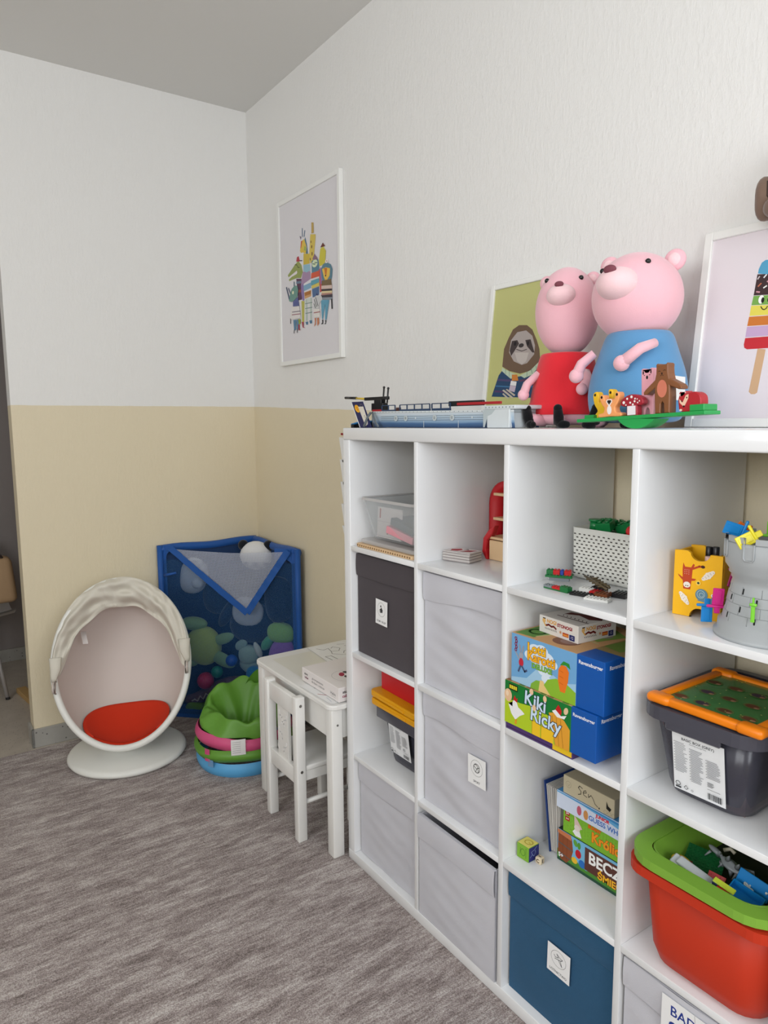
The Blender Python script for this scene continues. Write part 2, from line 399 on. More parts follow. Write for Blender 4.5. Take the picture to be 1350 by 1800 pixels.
def icon_card(t, x, z, w, h, icon, caption, tilt=0):
    g = G(); W_ = mat('white_card', (240, 240, 240), .7)
    M = FRONT(x, -.0065, z) @ RZ(tilt)
    g.box((w/2, h/2, -.0004), (w, h, .0008), W_, M=M)
    a = Art(g, M, w, h); a.ring(.5, .62, .33, .28, .0008, (120, 120, 120), 28)
    a.text(caption, .5, .13, .0085, (60, 60, 62), .01, 1.0)
    if icon == 'home':
        a.poly([(.36, .58), (.5, .72), (.64, .58)], (50, 50, 50)); a.rect(.4, .5, .6, .6, (70, 70, 72)); a.ell(.45, .75, .05, .04, (40, 40, 40)); a.ring(.42, .56, .08, .07, .001, (40, 40, 40), 12)
    elif icon == 'ball':
        a.ring(.5, .62, .17, .15, .0018, (30, 30, 30), 20); a.line([(.36, .66), (.5, .6), (.64, .68)], .0016, (30, 30, 30)); a.line([(.5, .6), (.45, .48)], .0016, (30, 30, 30)); a.line([(.42, .75), (.55, .7), (.6, .52)], .0016, (30, 30, 30))
    elif icon == 'plane':
        a.line([(.34, .58), (.62, .64), (.68, .7), (.6, .7), (.42, .78), (.5, .68), (.36, .64), (.3, .7)], .0014, (45, 45, 55)); a.line([(.5, .6), (.66, .44), (.58, .62)], .0014, (45, 45, 55))
    return g.done('label_card', t)
X = lambda c: CX[c] + cw/2
b = fabric_box('charcoal fabric storage box with small white icon card, under the clear plastic box', 0, 1, FD, 1, .0006, y0=.019)
icon_card(b, .16 - X(0), .125, .062, .078, 'home', 'DOM / SKLEP', -.03)
fabric_box('wrinkled light grey fabric box without a card, beside the charcoal one', 1, 1, FG, 2, .0030, y0=.019)
b = fabric_box('light grey fabric box with the white SPORT card at its lower right', 1, 2, FG, 3, .0028, y0=.019)
icon_card(b, .597 - X(1), .145, .068, .078, 'ball', 'SPORT', .02)
fabric_box('light grey fabric box in the bottom left corner of the shelf', 0, 3, FG, 4, .0016, y0=.02)
fabric_box('light grey fabric box sitting low with dark open top, left of the blue box', 1, 3, FG, 5, .0012, y0=-.004, drop=.012, tilt=-.012)
b = fabric_box('petrol blue fabric box with the white LOTNICTWO card', 2, 3, FB, 6, .0006, y0=.020)
icon_card(b, .884 - X(2), .148, .068, .072, 'plane', 'LOTNICTWO', -.02)
b = fabric_box('light grey fabric box with a handwritten paper note, under the orange bin', 3, 3, FG, 7, .0030, y0=.008)
g = G(); M = FRONT(1.196 - X(3), -.0075, .165)
g.box((.075, .075, -.0004), (.15, .15, .0008), mat('white_card', (240, 240, 240), .7), M=M)
a = Art(g, M, 1, 1); a.text('BADANIE', .078, .125, .030, (36, 58, 140), .012, .95); a.text('ST', .040, .085, .045, (36, 58, 140), .012); a.text('OPY', .105, .085, .045, (36, 58, 140), .012)
a.line([(.07, .15), (.075, .10), (.07, .06)], .0008, (150, 150, 155))
g.done('paper_note', b)
# ================================================================== EGG CHAIR
WPL = mat('white_plastic', (232, 232, 226), .38, .4)
SHELL = mat('beige_shell_lining', (216, 205, 198), .55, .3, var=.02, vscale=3)
RED = mat('orange_red_pad', (206, 52, 24), .7, .25, bump=.1, bscale=400)
CANV = mat('cream_canvas', (216, 211, 198), .8, .2, bump=.3, bscale=350)
METAL = mat('dull_metal', (150, 148, 145), .35, .5, metal=1)
EC = Vector((-1.1842, -.4296, .447)); EN = Vector((.88703, -.356447, .293467)); EU = Vector((.369896, .929015, .010345)); EV = Vector((-.276323, .099376, .955913))
BX, BY = -1.235, -.412
egg = thing('egg_chair', 'white egg-shaped swivel chair with red-orange seat pad and folded cream canopy', 'chair', (BX, BY, .004))
EM = TR(-BX, -BY, -.004) @ BAS(EC, EU, EV, EN)       # chair rim frame -> thing space
EA, EB, ED = .280, .362, .285
def sh(d, k=1.0, kd=1.0):   # point on the shell from a unit direction (u,v,-n)
    return (EA * d[0] * k, EB * d[1] * k, -ED * d[2] * k * kd)
def shell(k):
    def f(u, v):
        th = 2 * PI * u; ph = v * PI / 2
        c = max(0, math.cos(ph)) ** .8
        return sh((math.cos(th) * c, math.sin(th) * c, math.sin(ph)), k)
    return f
g = G(M=EM); g.grid(shell(.985), 64, 20, SHELL); g.done('shell_lining', egg, weld=True)
g = G(M=EM); g.grid(shell(1.02), 64, 20, WPL); g.done('shell', egg, weld=True)
g = G(M=EM); g.tube([(EA * math.cos(t), EB * math.sin(t), .002) for t in [2*PI*i/96 for i in range(96)]], .0145, WPL, 12, True); g.done('rim', egg)
g = G(); g.lathe([(0, 0), (.235, 0), (.250, .006), (.256, .016), (.250, .027), (.236, .033), (.14, .043), (.075, .055), (.055, .075), (.05, .085), (0, .085)], WPL, n=72); g.done('base', egg)
def pad(k0, k1):
    d0 = Vector((.02, -.955, .42)).normalized(); e1 = Vector((1, 0, 0)); e1 = (e1 - d0 * e1.dot(d0)).normalized(); e2 = d0.cross(e1)
    def f(u, v):
        th = 2 * PI * u; r = v * (.60 + .14 * math.cos(th) ** 2)
        q = (d0 * math.cos(r) + (e1 * math.cos(th) * 1.0 + e2 * math.sin(th) * .98) * math.sin(r)); q.z = max(q.z, .03)
        q = Vector((q.x, q.y, q.z)).normalized()
        kk = k0 if v > .97 else k1
        return sh(q, kk)
    return f
g = G(M=EM); g.grid(pad(.965, .935), 64, 24, RED); g.done('seat_pad', egg, weld=True)
# folded canopy: gathered canvas arc around the upper rim
g = G(M=EM)
def canopy(u, v):
    th = math.radians(-6) + u * math.radians(192)         # over the top from one hinge to the other
    env = math.sin(PI * min(1, max(0, u))) ** .55
    wdt = (.030 + .125 * env * (1 - .25 * math.sin(PI * u) ** 6)) 
    k = 1.0 + .04 * env - v * (.07 + .28 * env)
    fold = .010 * math.sin(v * 10 + 2.5 * math.sin(th * 2)) + .006 * math.sin(v * 17 + 6 * th) + .004 * math.sin(23 * th + 9 * v + 2 * math.sin(7 * th)) + .003 * math.sin(11 * v - 13 * th)
    ridge = .048 * math.sin(PI * min(1, v * 1.15)) ** .8 * env
    k += .012 * math.sin(th * 9 + 3 * v) * v * env
    return (EA * math.cos(th) * k, EB * math.sin(th) * k, .016 + ridge * .8 - .045 * v * env + fold * env)
g.grid(canopy, 120, 30, CANV)
g.grid(lambda u, v: tuple(Vector(canopy(u, v)) + Vector((0, 0, -.006 - .01 * math.sin(PI * v)))), 120, 14, CANV)
g.done('canopy', egg)
for th, sgn in ((math.radians(-2), 1), (math.radians(188), -1)):
    p0 = Vector((EA * math.cos(th), EB * math.sin(th), .02))
    g = G(M=EM)
    q = p0 + Vector((-.012 * sgn, .045, .010))
    g.tube([q + Vector((0, .05, .004)), q, p0 + Vector((-.004 * sgn, .012, .006)), p0 + Vector((-.002 * sgn, -.006, .002))], [.026, .022, .014, .009], CANV, 10, flatk=.6)
    g.done('canopy_strap', egg)
    g = G(M=EM); a = p0 + Vector((-.006 * sgn, -.03, .004))
    g.cyl(a + Vector((-.004 * sgn, 0, 0)), a + Vector((.006 * sgn, 0, 0)), .026, mat('hinge_cover', (196, 184, 176), .5), n=28)
    g.tube([a + Vector((-.005 * sgn, .027 * math.cos(t), .027 * math.sin(t))) for t in [2*PI*i/24 for i in range(24)]], .0022, METAL, 6, True)
    g.done('hinge', egg)
g = G(M=EM); g.grid(lambda u, v: (-.185 + .022 * u + .014 * v, .150 - .055 * v, -.085 - .0 * u + .03 * v + .004 * math.sin(5 * v)), 3, 5, mat('care_label_cloth', (214, 206, 202), .8)); g.done('care_label', egg)

# ================================================================== TOY HAMPER IN THE CORNER
BLUE = mat('blue_nylon', (22, 82, 158), .55, .4, bump=.4, bscale=120, sheen=.1)
def net_material(name, rgb, dens, sc):
    m = bpy.data.materials.new(name); m.use_nodes = True; nt = m.node_tree; p = nt.nodes['Principled BSDF']; out = nt.nodes['Material Output']
    p.inputs['Base Color'].default_value = tuple(lin(v) for v in rgb) + (1,); p.inputs['Roughness'].default_value = .7; p.inputs['Specular IOR Level'].default_value = .2
    tc = nt.nodes.new('ShaderNodeTexCoord'); sp = nt.nodes.new('ShaderNodeSeparateXYZ'); nt.links.new(tc.outputs['Object'], sp.inputs[0])
    # holes of the net: product of two waves along the cloth
    def wave(sock, k):
        a = nt.nodes.new('ShaderNodeMath'); a.operation = 'MULTIPLY'; a.inputs[1].default_value = k; nt.links.new(sock, a.inputs[0])
        b = nt.nodes.new('ShaderNodeMath'); b.operation = 'SINE'; nt.links.new(a.outputs[0], b.inputs[0]); return b.outputs[0]
    hh = nt.nodes.new('ShaderNodeMath'); hh.operation = 'SUBTRACT'; nt.links.new(sp.outputs['Y'], hh.inputs[0]); nt.links.new(sp.outputs['X'], hh.inputs[1])
    ad = nt.nodes.new('ShaderNodeMath'); ad.operation = 'ADD'; nt.links.new(sp.outputs['X'], ad.inputs[0]); nt.links.new(sp.outputs['Y'], ad.inputs[1])
    mu = nt.nodes.new('ShaderNodeMath'); mu.operation = 'MULTIPLY'
    nt.links.new(wave(ad.outputs[0], sc), mu.inputs[0]); nt.links.new(wave(sp.outputs['Z'], sc * 1.4), mu.inputs[1])
    mr = nt.nodes.new('ShaderNodeMapRange'); mr.inputs[1].default_value = -.5; mr.inputs[2].default_value = .5
    mr.inputs[3].default_value = max(0, dens - .3); mr.inputs[4].default_value = min(1, dens + .3); nt.links.new(mu.outputs[0], mr.inputs[0])
    tr = nt.nodes.new('ShaderNodeBsdfTransparent'); mx = nt.nodes.new('ShaderNodeMixShader')
    nt.links.new(mr.outputs[0], mx.inputs[0]); nt.links.new(tr.outputs[0], mx.inputs[1]); nt.links.new(p.outputs[0], mx.inputs[2]); nt.links.new(mx.outputs[0], out.inputs[0])
    return m
LINB = mat('navy_lining', (24, 56, 100), .8)
NETB = net_material('blue_net', (40, 82, 128), .38, 700); NETW = net_material('white_net', (186, 192, 208), .52, 620)
HO = Vector((-1.545, -.142, .004)); HD = Vector((.7105, .7037, 0)); HNV = Vector((.7037, -.7105, 0)); HH = .885; HL = .735
ham = thing('toy_hamper', 'tall blue corner hamper of netting with a white net flap, full of soft toys', 'toy hamper', tuple(HO))
HM = BAS((0, 0, 0), HD, (0, 0, 1), HNV)              # front face: a along, b up, c towards the room
A_ = Vector((0, 0, 0)); B_ = HD * HL; C_ = Vector((.004, B_.y, 0))    # plan triangle, C in the room corner
UPV = Vector((0, 0, 1))
for q in (A_, B_, C_):
    g = G()
    q = q + (Vector((.014, .004, 0)) if q is A_ else Vector((-.004, -.014, 0)) if q is B_ else Vector((.014, -.014, 0)))
    g.tube([q + UPV * z for z in (.0, .3, .6, HH)], [.015, .014, .0145, .015], BLUE, 8)
    g.done('corner_pole', ham)
g = G(M=HM)      # front frame cloth
def bandy(x0, y0, x1, y1, th=.004, bow=0): g.box(((x0+x1)/2, (y0+y1)/2, 0), (abs(x1-x0), abs(y1-y0), th), BLUE, .0015, 1)
bandy(0, 0, .042, HH); bandy(HL - .045, 0, HL, HH); bandy(.042, 0, HL - .045, .045); bandy(.042, HH - .028, .09, HH); bandy(HL - .13, HH - .055, HL - .045, HH)
for cx, cy, sx, sy in ((.042, HH - .028, 1, -1), (HL - .045, HH - .055, -1, -1), (.042, .045, 1, 1), (HL - .045, .045, -1, 1)):
    r = .03; g.prism([(cx, cy), (cx + sx*r, cy)] + [(cx + sx*(r - r*math.sin(t)), cy + sy*(r - r*math.cos(t))) for t in [PI/2*i/6 for i in range(7)]], .003, BLUE)
g.done('front_frame', ham)
for a, b, n in ((A_, C_, Vector((1, 0, 0))), (C_, B_, Vector((0, -1, 0)))):      # top and bottom bands along the walls
    for z in (HH - .02, .02):
        g = G(); d = (b - a); M_ = BAS((a + b) / 2 + UPV * z + n * .008, d.normalized(), UPV, n if (d.normalized().cross(UPV)).dot(n) > 0 else n)
        g.tube([a + d * t + UPV * (z + .004 * math.sin(9 * t)) + n * .01 for t in [i / 14 for i in range(15)]], .017, BLUE, 8, flatk=1.2); g.done('wall_side_band', ham)
g = G(M=HM); g.grid(lambda u, v: (.02 + (HL - .04) * u, .02 + (HH - .09) * v, .002 + .012 * math.sin(PI*u) * math.sin(PI*v)), 20, 24, NETB)
g.done('front_net', ham)
g = G(); g.grid(lambda u, v: A_ + (C_ - A_) * u + UPV * (.02 + (HH - .04) * v) + Vector((.012, 0, 0)), 4, 4, LINB); g.grid(lambda u, v: C_ + (B_ - C_) * u + UPV * (.02 + (HH - .04) * v) + Vector((0, -.012, 0)), 4, 4, LINB)
g.poly([(A_.x + .01, A_.y + .02), (B_.x - .02, B_.y - .01), (C_.x + .01, C_.y - .01)], BLUE, TR(0, 0, .006)); g.done('liner', ham)
# flap: net triangle with blue binding
ax, az = .464, .60
P0, P1, P2 = (.075, HH - .006), (HL - .055, HH - .006), (ax, az - .035)
def flapc(a, b): return .010 + .014 * math.sin(PI * min(1, max(0, a / HL))) * (b - .55) * 2.2
def fl(u, v):
    a = P0[0] + (P1[0] - P0[0]) * u; a = a + (ax - a) * v; b = HH - .012 - .012 * math.sin(PI * u) * (1 - v) - (HH - .006 - P2[1]) * v
    return (a, b, flapc(a, b) + .003 * math.sin(14 * u + 6 * v) * (1 - v))
g = G(M=HM); g.grid(fl, 30, 22, NETW); flapn = g.done('flap_net', ham)
g = G(M=HM)
for s_, e_ in ((P0, P2), (P2, P1)):
    s2, e2 = Vector(s_), Vector(e_); d = (e2 - s2).normalized(); nn = Vector((-d.y, d.x)) * .016
    g.grid(lambda u, v: ((s2 + (e2 - s2) * u).x + nn.x * (2 * v - 1), (s2 + (e2 - s2) * u).y + nn.y * (2 * v - 1), flapc((s2 + (e2 - s2) * u).x, (s2 + (e2 - s2) * u).y) + .009 + .0015 * math.sin(40 * u)), 24, 2, BLUE)
g.done('flap_binding', flapn)
g = G(M=HM); g.tube([(.03, .735, .004), (.06, .742, .012), (.095, .75, .006)], [.007, .007, .006], BLUE, 8); g.done('toggle', ham)

# ---- soft toys seen through the net (behind the front plane)
def plushm(name, rgb): return mat('plush_' + name, rgb, .95, .1, bump=.6, bscale=260, sheen=.35)
def hp(u, z, dep): 
    w_ = HO + HD * u - HNV * dep; return (w_.x, w_.y, z)
def wob(seed, k=.06):
    r = random.Random(seed); a, b, c_ = [r.uniform(0, 6) for _ in range(3)]
    return lambda d: 1 + k * (math.sin(4*d.x + a) + math.sin(5*d.y + b) + math.sin(4*d.z + c_)) / 1.5
HR = math.atan2(HD.y, HD.x)
def soft(name, label, loc, build, cat='soft toy', rot=0):
    t = thing(name, label, cat, loc, (0, 0, HR + rot)); build(t); return t       # local: x along the net, y into the hamper, z up
# 1 green turtle
def turtle(t):
    m = plushm('green', (172, 200, 120)); m2 = plushm('sage', (140, 182, 140))
    g = G(); g.ell((0, 0, 0), (.10, .055, .10), m, f=wob(1, .03)); g.done('shell', t)
    g = G(); g.ell((-.05, .0, .115), (.075, .035, .035), m2); g.done('head', t)
    for c_, r_, a in (((.11, -.01, .045), (.065, .018, .028), -.35), ((.105, -.015, -.06), (.075, .020, .034), .45), ((-.08, 0, -.085), (.05, .02, .03), 0)):
        g = G(); g.ell((0, 0, 0), r_, m2, M=TR(*c_) @ RY(a)); g.done('flipper', t)
soft('turtle_soft_toy', 'pale green soft toy turtle lying on its side behind the blue net', hp(.185, .36, .075), turtle)
def panda(t):
    wm = plushm('white', (225, 225, 225)); bm = plushm('black', (26, 28, 34))
    g = G(); g.ell((0, 0, 0), (.085, .06, .075), wm); g.done('head', t)
    for sx in (-1, 1):
        g = G(); g.ell((sx * .068, 0, .052), (.028, .02, .028), bm); g.done('ear', t)
    g = G(); g.ell((-.02, -.01, -.17), (.11, .04, .10), bm, f=wob(3)); g.done('body', t)
soft('panda_soft_toy', 'large black and white panda soft toy with its head at the top of the hamper', hp(.435, .812, .20), panda)
def blob(parts):
    def b(t):
        for i, (nm, c_, r_, mm, a) in enumerate(parts):
            g = G(); g.ell((0, 0, 0), r_, mm, M=TR(*c_) @ RY(a), f=wob(i + 5, .05)); g.done(nm, t)
    return b
GW = plushm('pale_grey', (178, 190, 205)); DB = plushm('navy', (28, 42, 66))
soft('bear_soft_toy', 'pale grey soft toy bear in the upper left of the hamper, beside the toggle', hp(.14, .72, .09), blob([('head', (0, 0, 0), (.075, .045, .095), GW, .25), ('muzzle', (.035, -.03, -.03), (.03, .025, .03), GW, 0)]))
soft('penguin_soft_toy', 'dark blue and white penguin soft toy below the point of the flap', hp(.43, .53, .08), blob([('belly', (0, -.005, .02), (.085, .03, .075), GW, .2), ('body', (.01, .03, -.05), (.12, .05, .11), DB, 0), ('wing', (-.12, .01, .0), (.03, .02, .075), DB, .5)]))
soft('dog_soft_toy', 'pale blue-green soft toy dog with floppy ears in the middle of the hamper', hp(.43, .33, .07), blob([('head', (0, 0, 0), (.055, .035, .05), plushm('mint', (150, 182, 176)), 0), ('ear', (-.035, -.01, .05), (.035, .014, .025), plushm('mint2', (140, 172, 170)), -.6), ('ear', (.055, -.015, .03), (.018, .014, .04), plushm('pale', (190, 205, 205)), -.4), ('body', (0, .02, -.06), (.06, .035, .045), plushm('mint', (150, 182, 176)), 0)]))
soft('monster_soft_toy', 'green and purple soft toy at the right side of the hamper', hp(.61, .40, .06), blob([('head', (0, 0, .055), (.078, .040, .052), plushm('leaf_green', (140, 190, 110)), .1), ('body', (.01, .0, -.055), (.078, .040, .082), plushm('purple', (150, 112, 200)), 0), ('arm', (-.075, -.005, -.0), (.025, .02, .045), plushm('teal', (90, 170, 130)), .6), ('leg', (-.07, .0, -.11), (.05, .03, .025), plushm('purple', (140, 110, 190)), 0)]))
RB = mat('pink_red_plastic_ball', (205, 40, 88), .4)
g = G(); g.ell((0, 0, 0), .043, RB); tag(g.done('ball'), 'crimson ball under the green turtle in the hamper', 'ball', hp(.20, .185, .050))
g = G(); g.ell((0, 0, 0), .030, mat('teal_plastic', (20, 140, 120), .35)); tag(g.done('ball'), 'teal plastic ball behind the net beside the turtle\'s lower flipper', 'ball', hp(.265, .235, .05))
g = G(); g.ell((0, 0, 0), .033, mat('blue_plastic', (20, 90, 200), .35)); tag(g.done('ball'), 'shiny blue plastic ball left of the red cushion in the hamper', 'ball', hp(.42, .180, .045))
g = G(); g.ell((0, 0, 0), .030, mat('blue_plastic', (20, 90, 200), .35)); tag(g.done('ball'), 'blue plastic ball between the turtle and the dog in the hamper', 'ball', hp(.345, .30, .05))
def snake(t):
    m = mat('snake_pattern_plush', (120, 96, 110), .9, .1, bump=.5, bscale=200, var=.5, vscale=45); m2 = plushm('cream', (214, 206, 206))
    g = G(); pts = [Vector((-.19 + .38 * s, -.006 * math.sin(6*s), -.03 * math.cos(5 * s) + .09 * s * s)) for s in [i / 24 for i in range(25)]]
    g.tube(pts, [.012 + .026 * math.sin(PI * (.12 + .76 * i / 24)) for i in range(25)], m, 12); g.done('body', t)
    g = G(); g.tube([p_ + Vector((0, -.034, .012 * math.sin(9 * i))) for i, p_ in enumerate(pts[3:22])], .004, m2, 6); g.done('zigzag_stripe', t)
soft('snake_soft_toy', 'patterned mauve snake soft toy with white zigzag low in the hamper', hp(.27, .10, .075), snake)
soft('crab_soft_toy', 'bright blue knitted soft toy low in the hamper above the red cushion', hp(.47, .235, .05), blob([('body', (0, 0, 0), (.05, .035, .045), plushm('sky', (40, 130, 190)), 0)]))
g = G(); g.ell((0, 0, 0), (.085, .035, .032), plushm('raspberry', (206, 44, 90)), M=RY(-.5), f=wob(9)); tag(g.done('small_cushion'), 'raspberry red plush cushion in the lower right of the hamper', 'cushion', hp(.47, .105, .05), HR)
g = G(); g.ell((0, 0, 0), (.075, .04, .035), plushm('grey_lilac', (130, 130, 160)), f=wob(12)); tag(g.done('small_cushion'), 'grey-lilac plush at the very bottom of the hamper', 'soft toy', hp(.26, .045, .07), HR)
g = G(); g.ell((0, 0, 0), (.06, .035, .03), plushm('lime', (120, 170, 60)), f=wob(14)); tag(g.done('leaf_soft_toy'), 'lime green plush at the bottom left of the hamper', 'soft toy', hp(.14, .038, .06), HR)
soft('owl_soft_toy', 'navy plush filling the upper right of the hamper behind the net', hp(.60, .62, .07), blob([('body', (0, 0, 0), (.08, .04, .12), DB, 0)]))
soft('whale_soft_toy', 'navy plush between the bear and the penguin in the hamper', hp(.255, .60, .15), blob([('body', (0, 0, 0), (.10, .05, .09), DB, 0)]))

# ================================================================== COLLAPSED POP-UP BASKET
GRN = mat('green_nylon', (98, 150, 54), .45, .4, bump=1.0, bscale=22); PNK = mat('pink_nylon', (208, 82, 128), .5, .4, bump=.3, bscale=60); SKY = mat('sky_blue_nylon', (92, 168, 218), .5, .4, bump=.3, bscale=60)
PB = (-.905, .012, .004)
pop = thing('pop_up_basket', 'collapsed pop-up fabric basket in green, pink and sky blue beside the small table', 'basket', PB)
R0 = .205
def ringband(r0, z0, z1, m, name, bulge=.012, tiltx=0, wv=.006, ph=0):
    g = G(); pr = 10
    def f(u, v):
        a = 2*PI*u; r = r0 + bulge * math.sin(PI * v) + wv * math.sin(5 * a + ph) * .6
        z = z0 + (z1 - z0) * v + tiltx * math.cos(a) + wv * math.sin(3 * a + ph + 2)
        return (r * math.cos(a), r * math.sin(a), max(0, z))
    g.grid(f, 72, pr, m); return g.done(name, pop, weld=True)
ringband(R0 - .004, 0, .058, SKY, 'blue_ring', .010, 0, .001)
ringband(R0 + .000, .060, .112, GRN, 'green_ring', .016, .006, .004, 1)
pinkr = ringband(R0 - .006, .120, .178, PNK, 'pink_ring', .014, -.012, .004, 3)
g = G()     # crumpled green cloth piled on top, hollow in the middle
def crump(u, v):
    a = 2*PI*u; rr = R0 - .012 - .135 * v ** 1.4
    h = .165 + .10 * math.sin(PI * min(1, .10 + v * .95)) ** 1.0 * (1 + .28 * math.cos(a - 1.9)) - .13 * max(0, v - .45)
    h += .010 * math.sin(5*a + 4*v + 2*math.sin(2*a)) * (1 - v * .5) + .004 * math.sin(11*a - 9*v + 2*math.sin(3*a)) + .010 * math.sin(3*a + 11*v)
    rr += .008 * math.sin(4*a + 7*v) + .006 * math.sin(7*a + 1)
    return (rr * math.cos(a), rr * math.sin(a), h - .02 * math.cos(a))
g.grid(crump, 110, 30, GRN); g.poly([(.08*math.cos(2*PI*i/20), .08*math.sin(2*PI*i/20)) for i in range(20)], GRN, TR(0, 0, .13)); g.done('green_cloth', pop, weld=True)
g = G()
def fold(u, v):
    a = math.radians(40) + math.radians(120) * u; rr = R0 - .03 - .04 * v
    return (rr*math.cos(a), rr*math.sin(a), .22 + .16 * math.sin(PI*u) ** .7 * v + .01 * math.sin(9*u))
g.grid(fold, 40, 8, GRN); g.done('green_flap', pop)
Mc = RZ(math.atan2(-.40, .92))
g = G(); g.grid(lambda u, v: ((R0 + .012 + .003 * math.sin(PI*v)) * math.cos(-.16 + .28*u), (R0 + .012) * math.sin(-.16 + .28*u), .105 + .068 * v + .004 * u), 8, 4, mat('white_care_label', (226, 224, 222), .6), M=RZ(-.50))
for k in range(6): g.grid(lambda u, v: ((R0 + .0157) * math.cos(-.13 + .16*u), (R0 + .0157) * math.sin(-.13 + .16*u), .117 + .009 * k + .0015 * v + .004*u), 6, 1, flat((150, 150, 150)), M=RZ(-.50))
g.done('care_label', pinkr)
for a0, m_ in ((-1.25, PNK), (-1.17, mat('ribbon_blue', (110, 150, 190), .5))):
    g = G(); g.grid(lambda u, v: ((R0 + .016) * math.cos(a0 + .13*u), (R0 + .016) * math.sin(a0 + .13*u), (.065 if m_ is PNK else .045) + (.055 if m_ is PNK else .03) * v), 4, 3, m_); g.done('ribbon', pop)

# ================================================================== SMALL TABLE, CHAIR, GAME BOX, DRAWING
WW = mat('white_painted_wood', (234, 233, 229), .33, .45, var=.015, vscale=8)
TX0, TX1, TY0, TY1, TZ = -.612, -.004, -.060, .385, .552
tb = thing('play_table', 'small white wooden children\'s table tucked behind the shelf\'s left end', 'table', ((TX0 + TX1)/2, (TY0 + TY1)/2, .004))
cx, cy = (TX0 + TX1)/2, (TY0 + TY1)/2; tw, td = TX1 - TX0, TY1 - TY0
def rrect(w, h, r, n=6):
    o = []
    for (sx, sy, a0) in ((1, 1, 0), (-1, 1, 90), (-1, -1, 180), (1, -1, 270)):
        for i in range(n + 1):
            a = math.radians(a0 + 90 * i / n); o.append((sx * (w/2 - r) + r * math.cos(a), sy * (h/2 - r) + r * math.sin(a)))
    return o
g = G(); g.prism(rrect(tw, td, .035), .018, WW, TR(0, 0, TZ - .004), .004, 2); g.done('table_top', tb)
g = G(); g.poly(rrect(tw - .11, td - .11, .004), mat('table_inset', (226, 224, 212), .3), TR(0, 0, TZ - .0036)); g.done('top_inset', tb)
for x in (TX0 + .035, TX1 - .032):
    for y in (TY0 + .032, TY1 - .035):
        g = G(); g.box((x - cx, y - cy, (TZ - .018)/2 - .002), (.043, .043, TZ - .022), WW, .004, 2); 
        lg = g.done('leg', tb)
        if x > -.1 and y < 0: g = G(); g.cyl((x - cx + .0215, y - cy, .475), (x - cx + .0225, y - cy, .475), .004, METAL, n=10); g.done('screw', lg)
for (a, b) in (((TX0 + .05, TY0 + .018), (TX1 - .05, TY0 + .036)), ((TX0 + .05, TY1 - .036), (TX1 - .05, TY1 - .018)), ((TX0 + .018, TY0 + .05), (TX0 + .036, TY1 - .05)), ((TX1 - .036, TY0 + .05), (TX1 - .018, TY1 - .05))):
    g = G(); g.bx((a[0] - cx, a[1] - cy, TZ - .13), (b[0] - cx, b[1] - cy, TZ - .0225), WW, .002, 1); g.done('apron', tb)
# chair
chx, chy = -.2965, -.105
ch = thing('play_chair', 'small white wooden children\'s chair pushed under the play table', 'chair', (chx, chy, .004))
for s_ in (-1, 1):
    x = s_ * .1145
    g = G(); g.box((x, .018, .2675), (.033, .036, .535), WW, .004, 2)
    lg = g.done('back_leg', ch)
    if s_ > 0:
        for z in (.262, .505): g = G(); g.cyl((x + .0163, .018, z), (x + .0172, .018, z), .0055, METAL, n=14); g.done('screw', lg)
    g = G(); g.box((x, .235, .13), (.032, .032, .26), WW, .004, 2); g.done('front_leg', ch)
    g = G(); g.bx((x - .009, .037, .222), (x + .009, .219, .258), WW, .001, 1); g.done('seat_rail', ch)
    g = G(); g.cyl((x, .035, .140), (x, .22, .140), .0085, WW, n=14); g.done('stretcher', ch)
g = G(); g.box((0, .018, .494), (.196, .022, .066), WW, .003, 2); g.done('top_rail', ch)
g = G(); g.box((0, .018, .237), (.196, .022, .060), WW, .003, 2); g.done('lower_rail', ch)
g = G(); g.box((0, .018, .364), (.085, .012, .196), WW, .001, 1)
a = Art(g, FRONT(0, .0118, .364))
for (x, z, s_) in ((-.012, .055, 1), (.018, .05, -1), (-.015, -.01, 1), (.014, -.055, -1)):
    a.line([(x - .014*s_, z + .016), (x - .006*s_, z + .004), (x + .006*s_, z), (x + .010*s_, z - .016), (x + .002*s_, z - .022)], .0045, (252, 252, 252)); a.ell(x - .014*s_, z + .02, .005, .005, (252, 252, 252), 8)
g.done('back_splat', ch)
g = G(); g.box((0, .150, .268), (.254, .226, .020), WW, .005, 2); g.done('seat', ch)
g = G(); g.box((0, .235, .24), (.196, .018, .036), WW, .001, 1); g.done('front_rail', ch)
# children's drawing on the table
g = G(); PAPER = mat('white_paper', (236, 236, 234), .8)
g.grid(lambda u, v: (.297 * u, .21 * v, .0002), 8, 8, PAPER)
a = Art(g, TOP(0, 0, .0003))
K = (95, 88, 84)
a.line([(.002, .002), (.29, .002)], .0012, (150, 144, 134)); a.line([(.03, .03), (.06, .05), (.05, .075), (.09, .07), (.10, .10), (.07, .12), (.04, .10), (.055, .085)], .0022, K)
a.line([(.09, .07), (.12, .06), (.15, .09), (.16, .13), (.13, .15), (.11, .12), (.135, .105)], .0022, K); a.line([(.14, .02), (.17, .025), (.22, .03)], .0026, K); a.line([(.14, .045), (.18, .05), (.23, .055)], .0026, K); a.line([(.14, .02), (.14, .045)], .0026, K)
a.line([(.05, .15), (.08, .17), (.06, .19), (.10, .195), (.13, .18)], .0022, K); a.line([(.17, .11), (.20, .13), (.19, .17), (.22, .18)], .0022, K); a.line([(.02, .13), (.03, .16)], .002, K)
tag(g.done('drawing_sheet'), 'sheet with a child\'s outline drawing lying on the play table', 'paper', (-.598, .172, TZ + .0010), -.08)
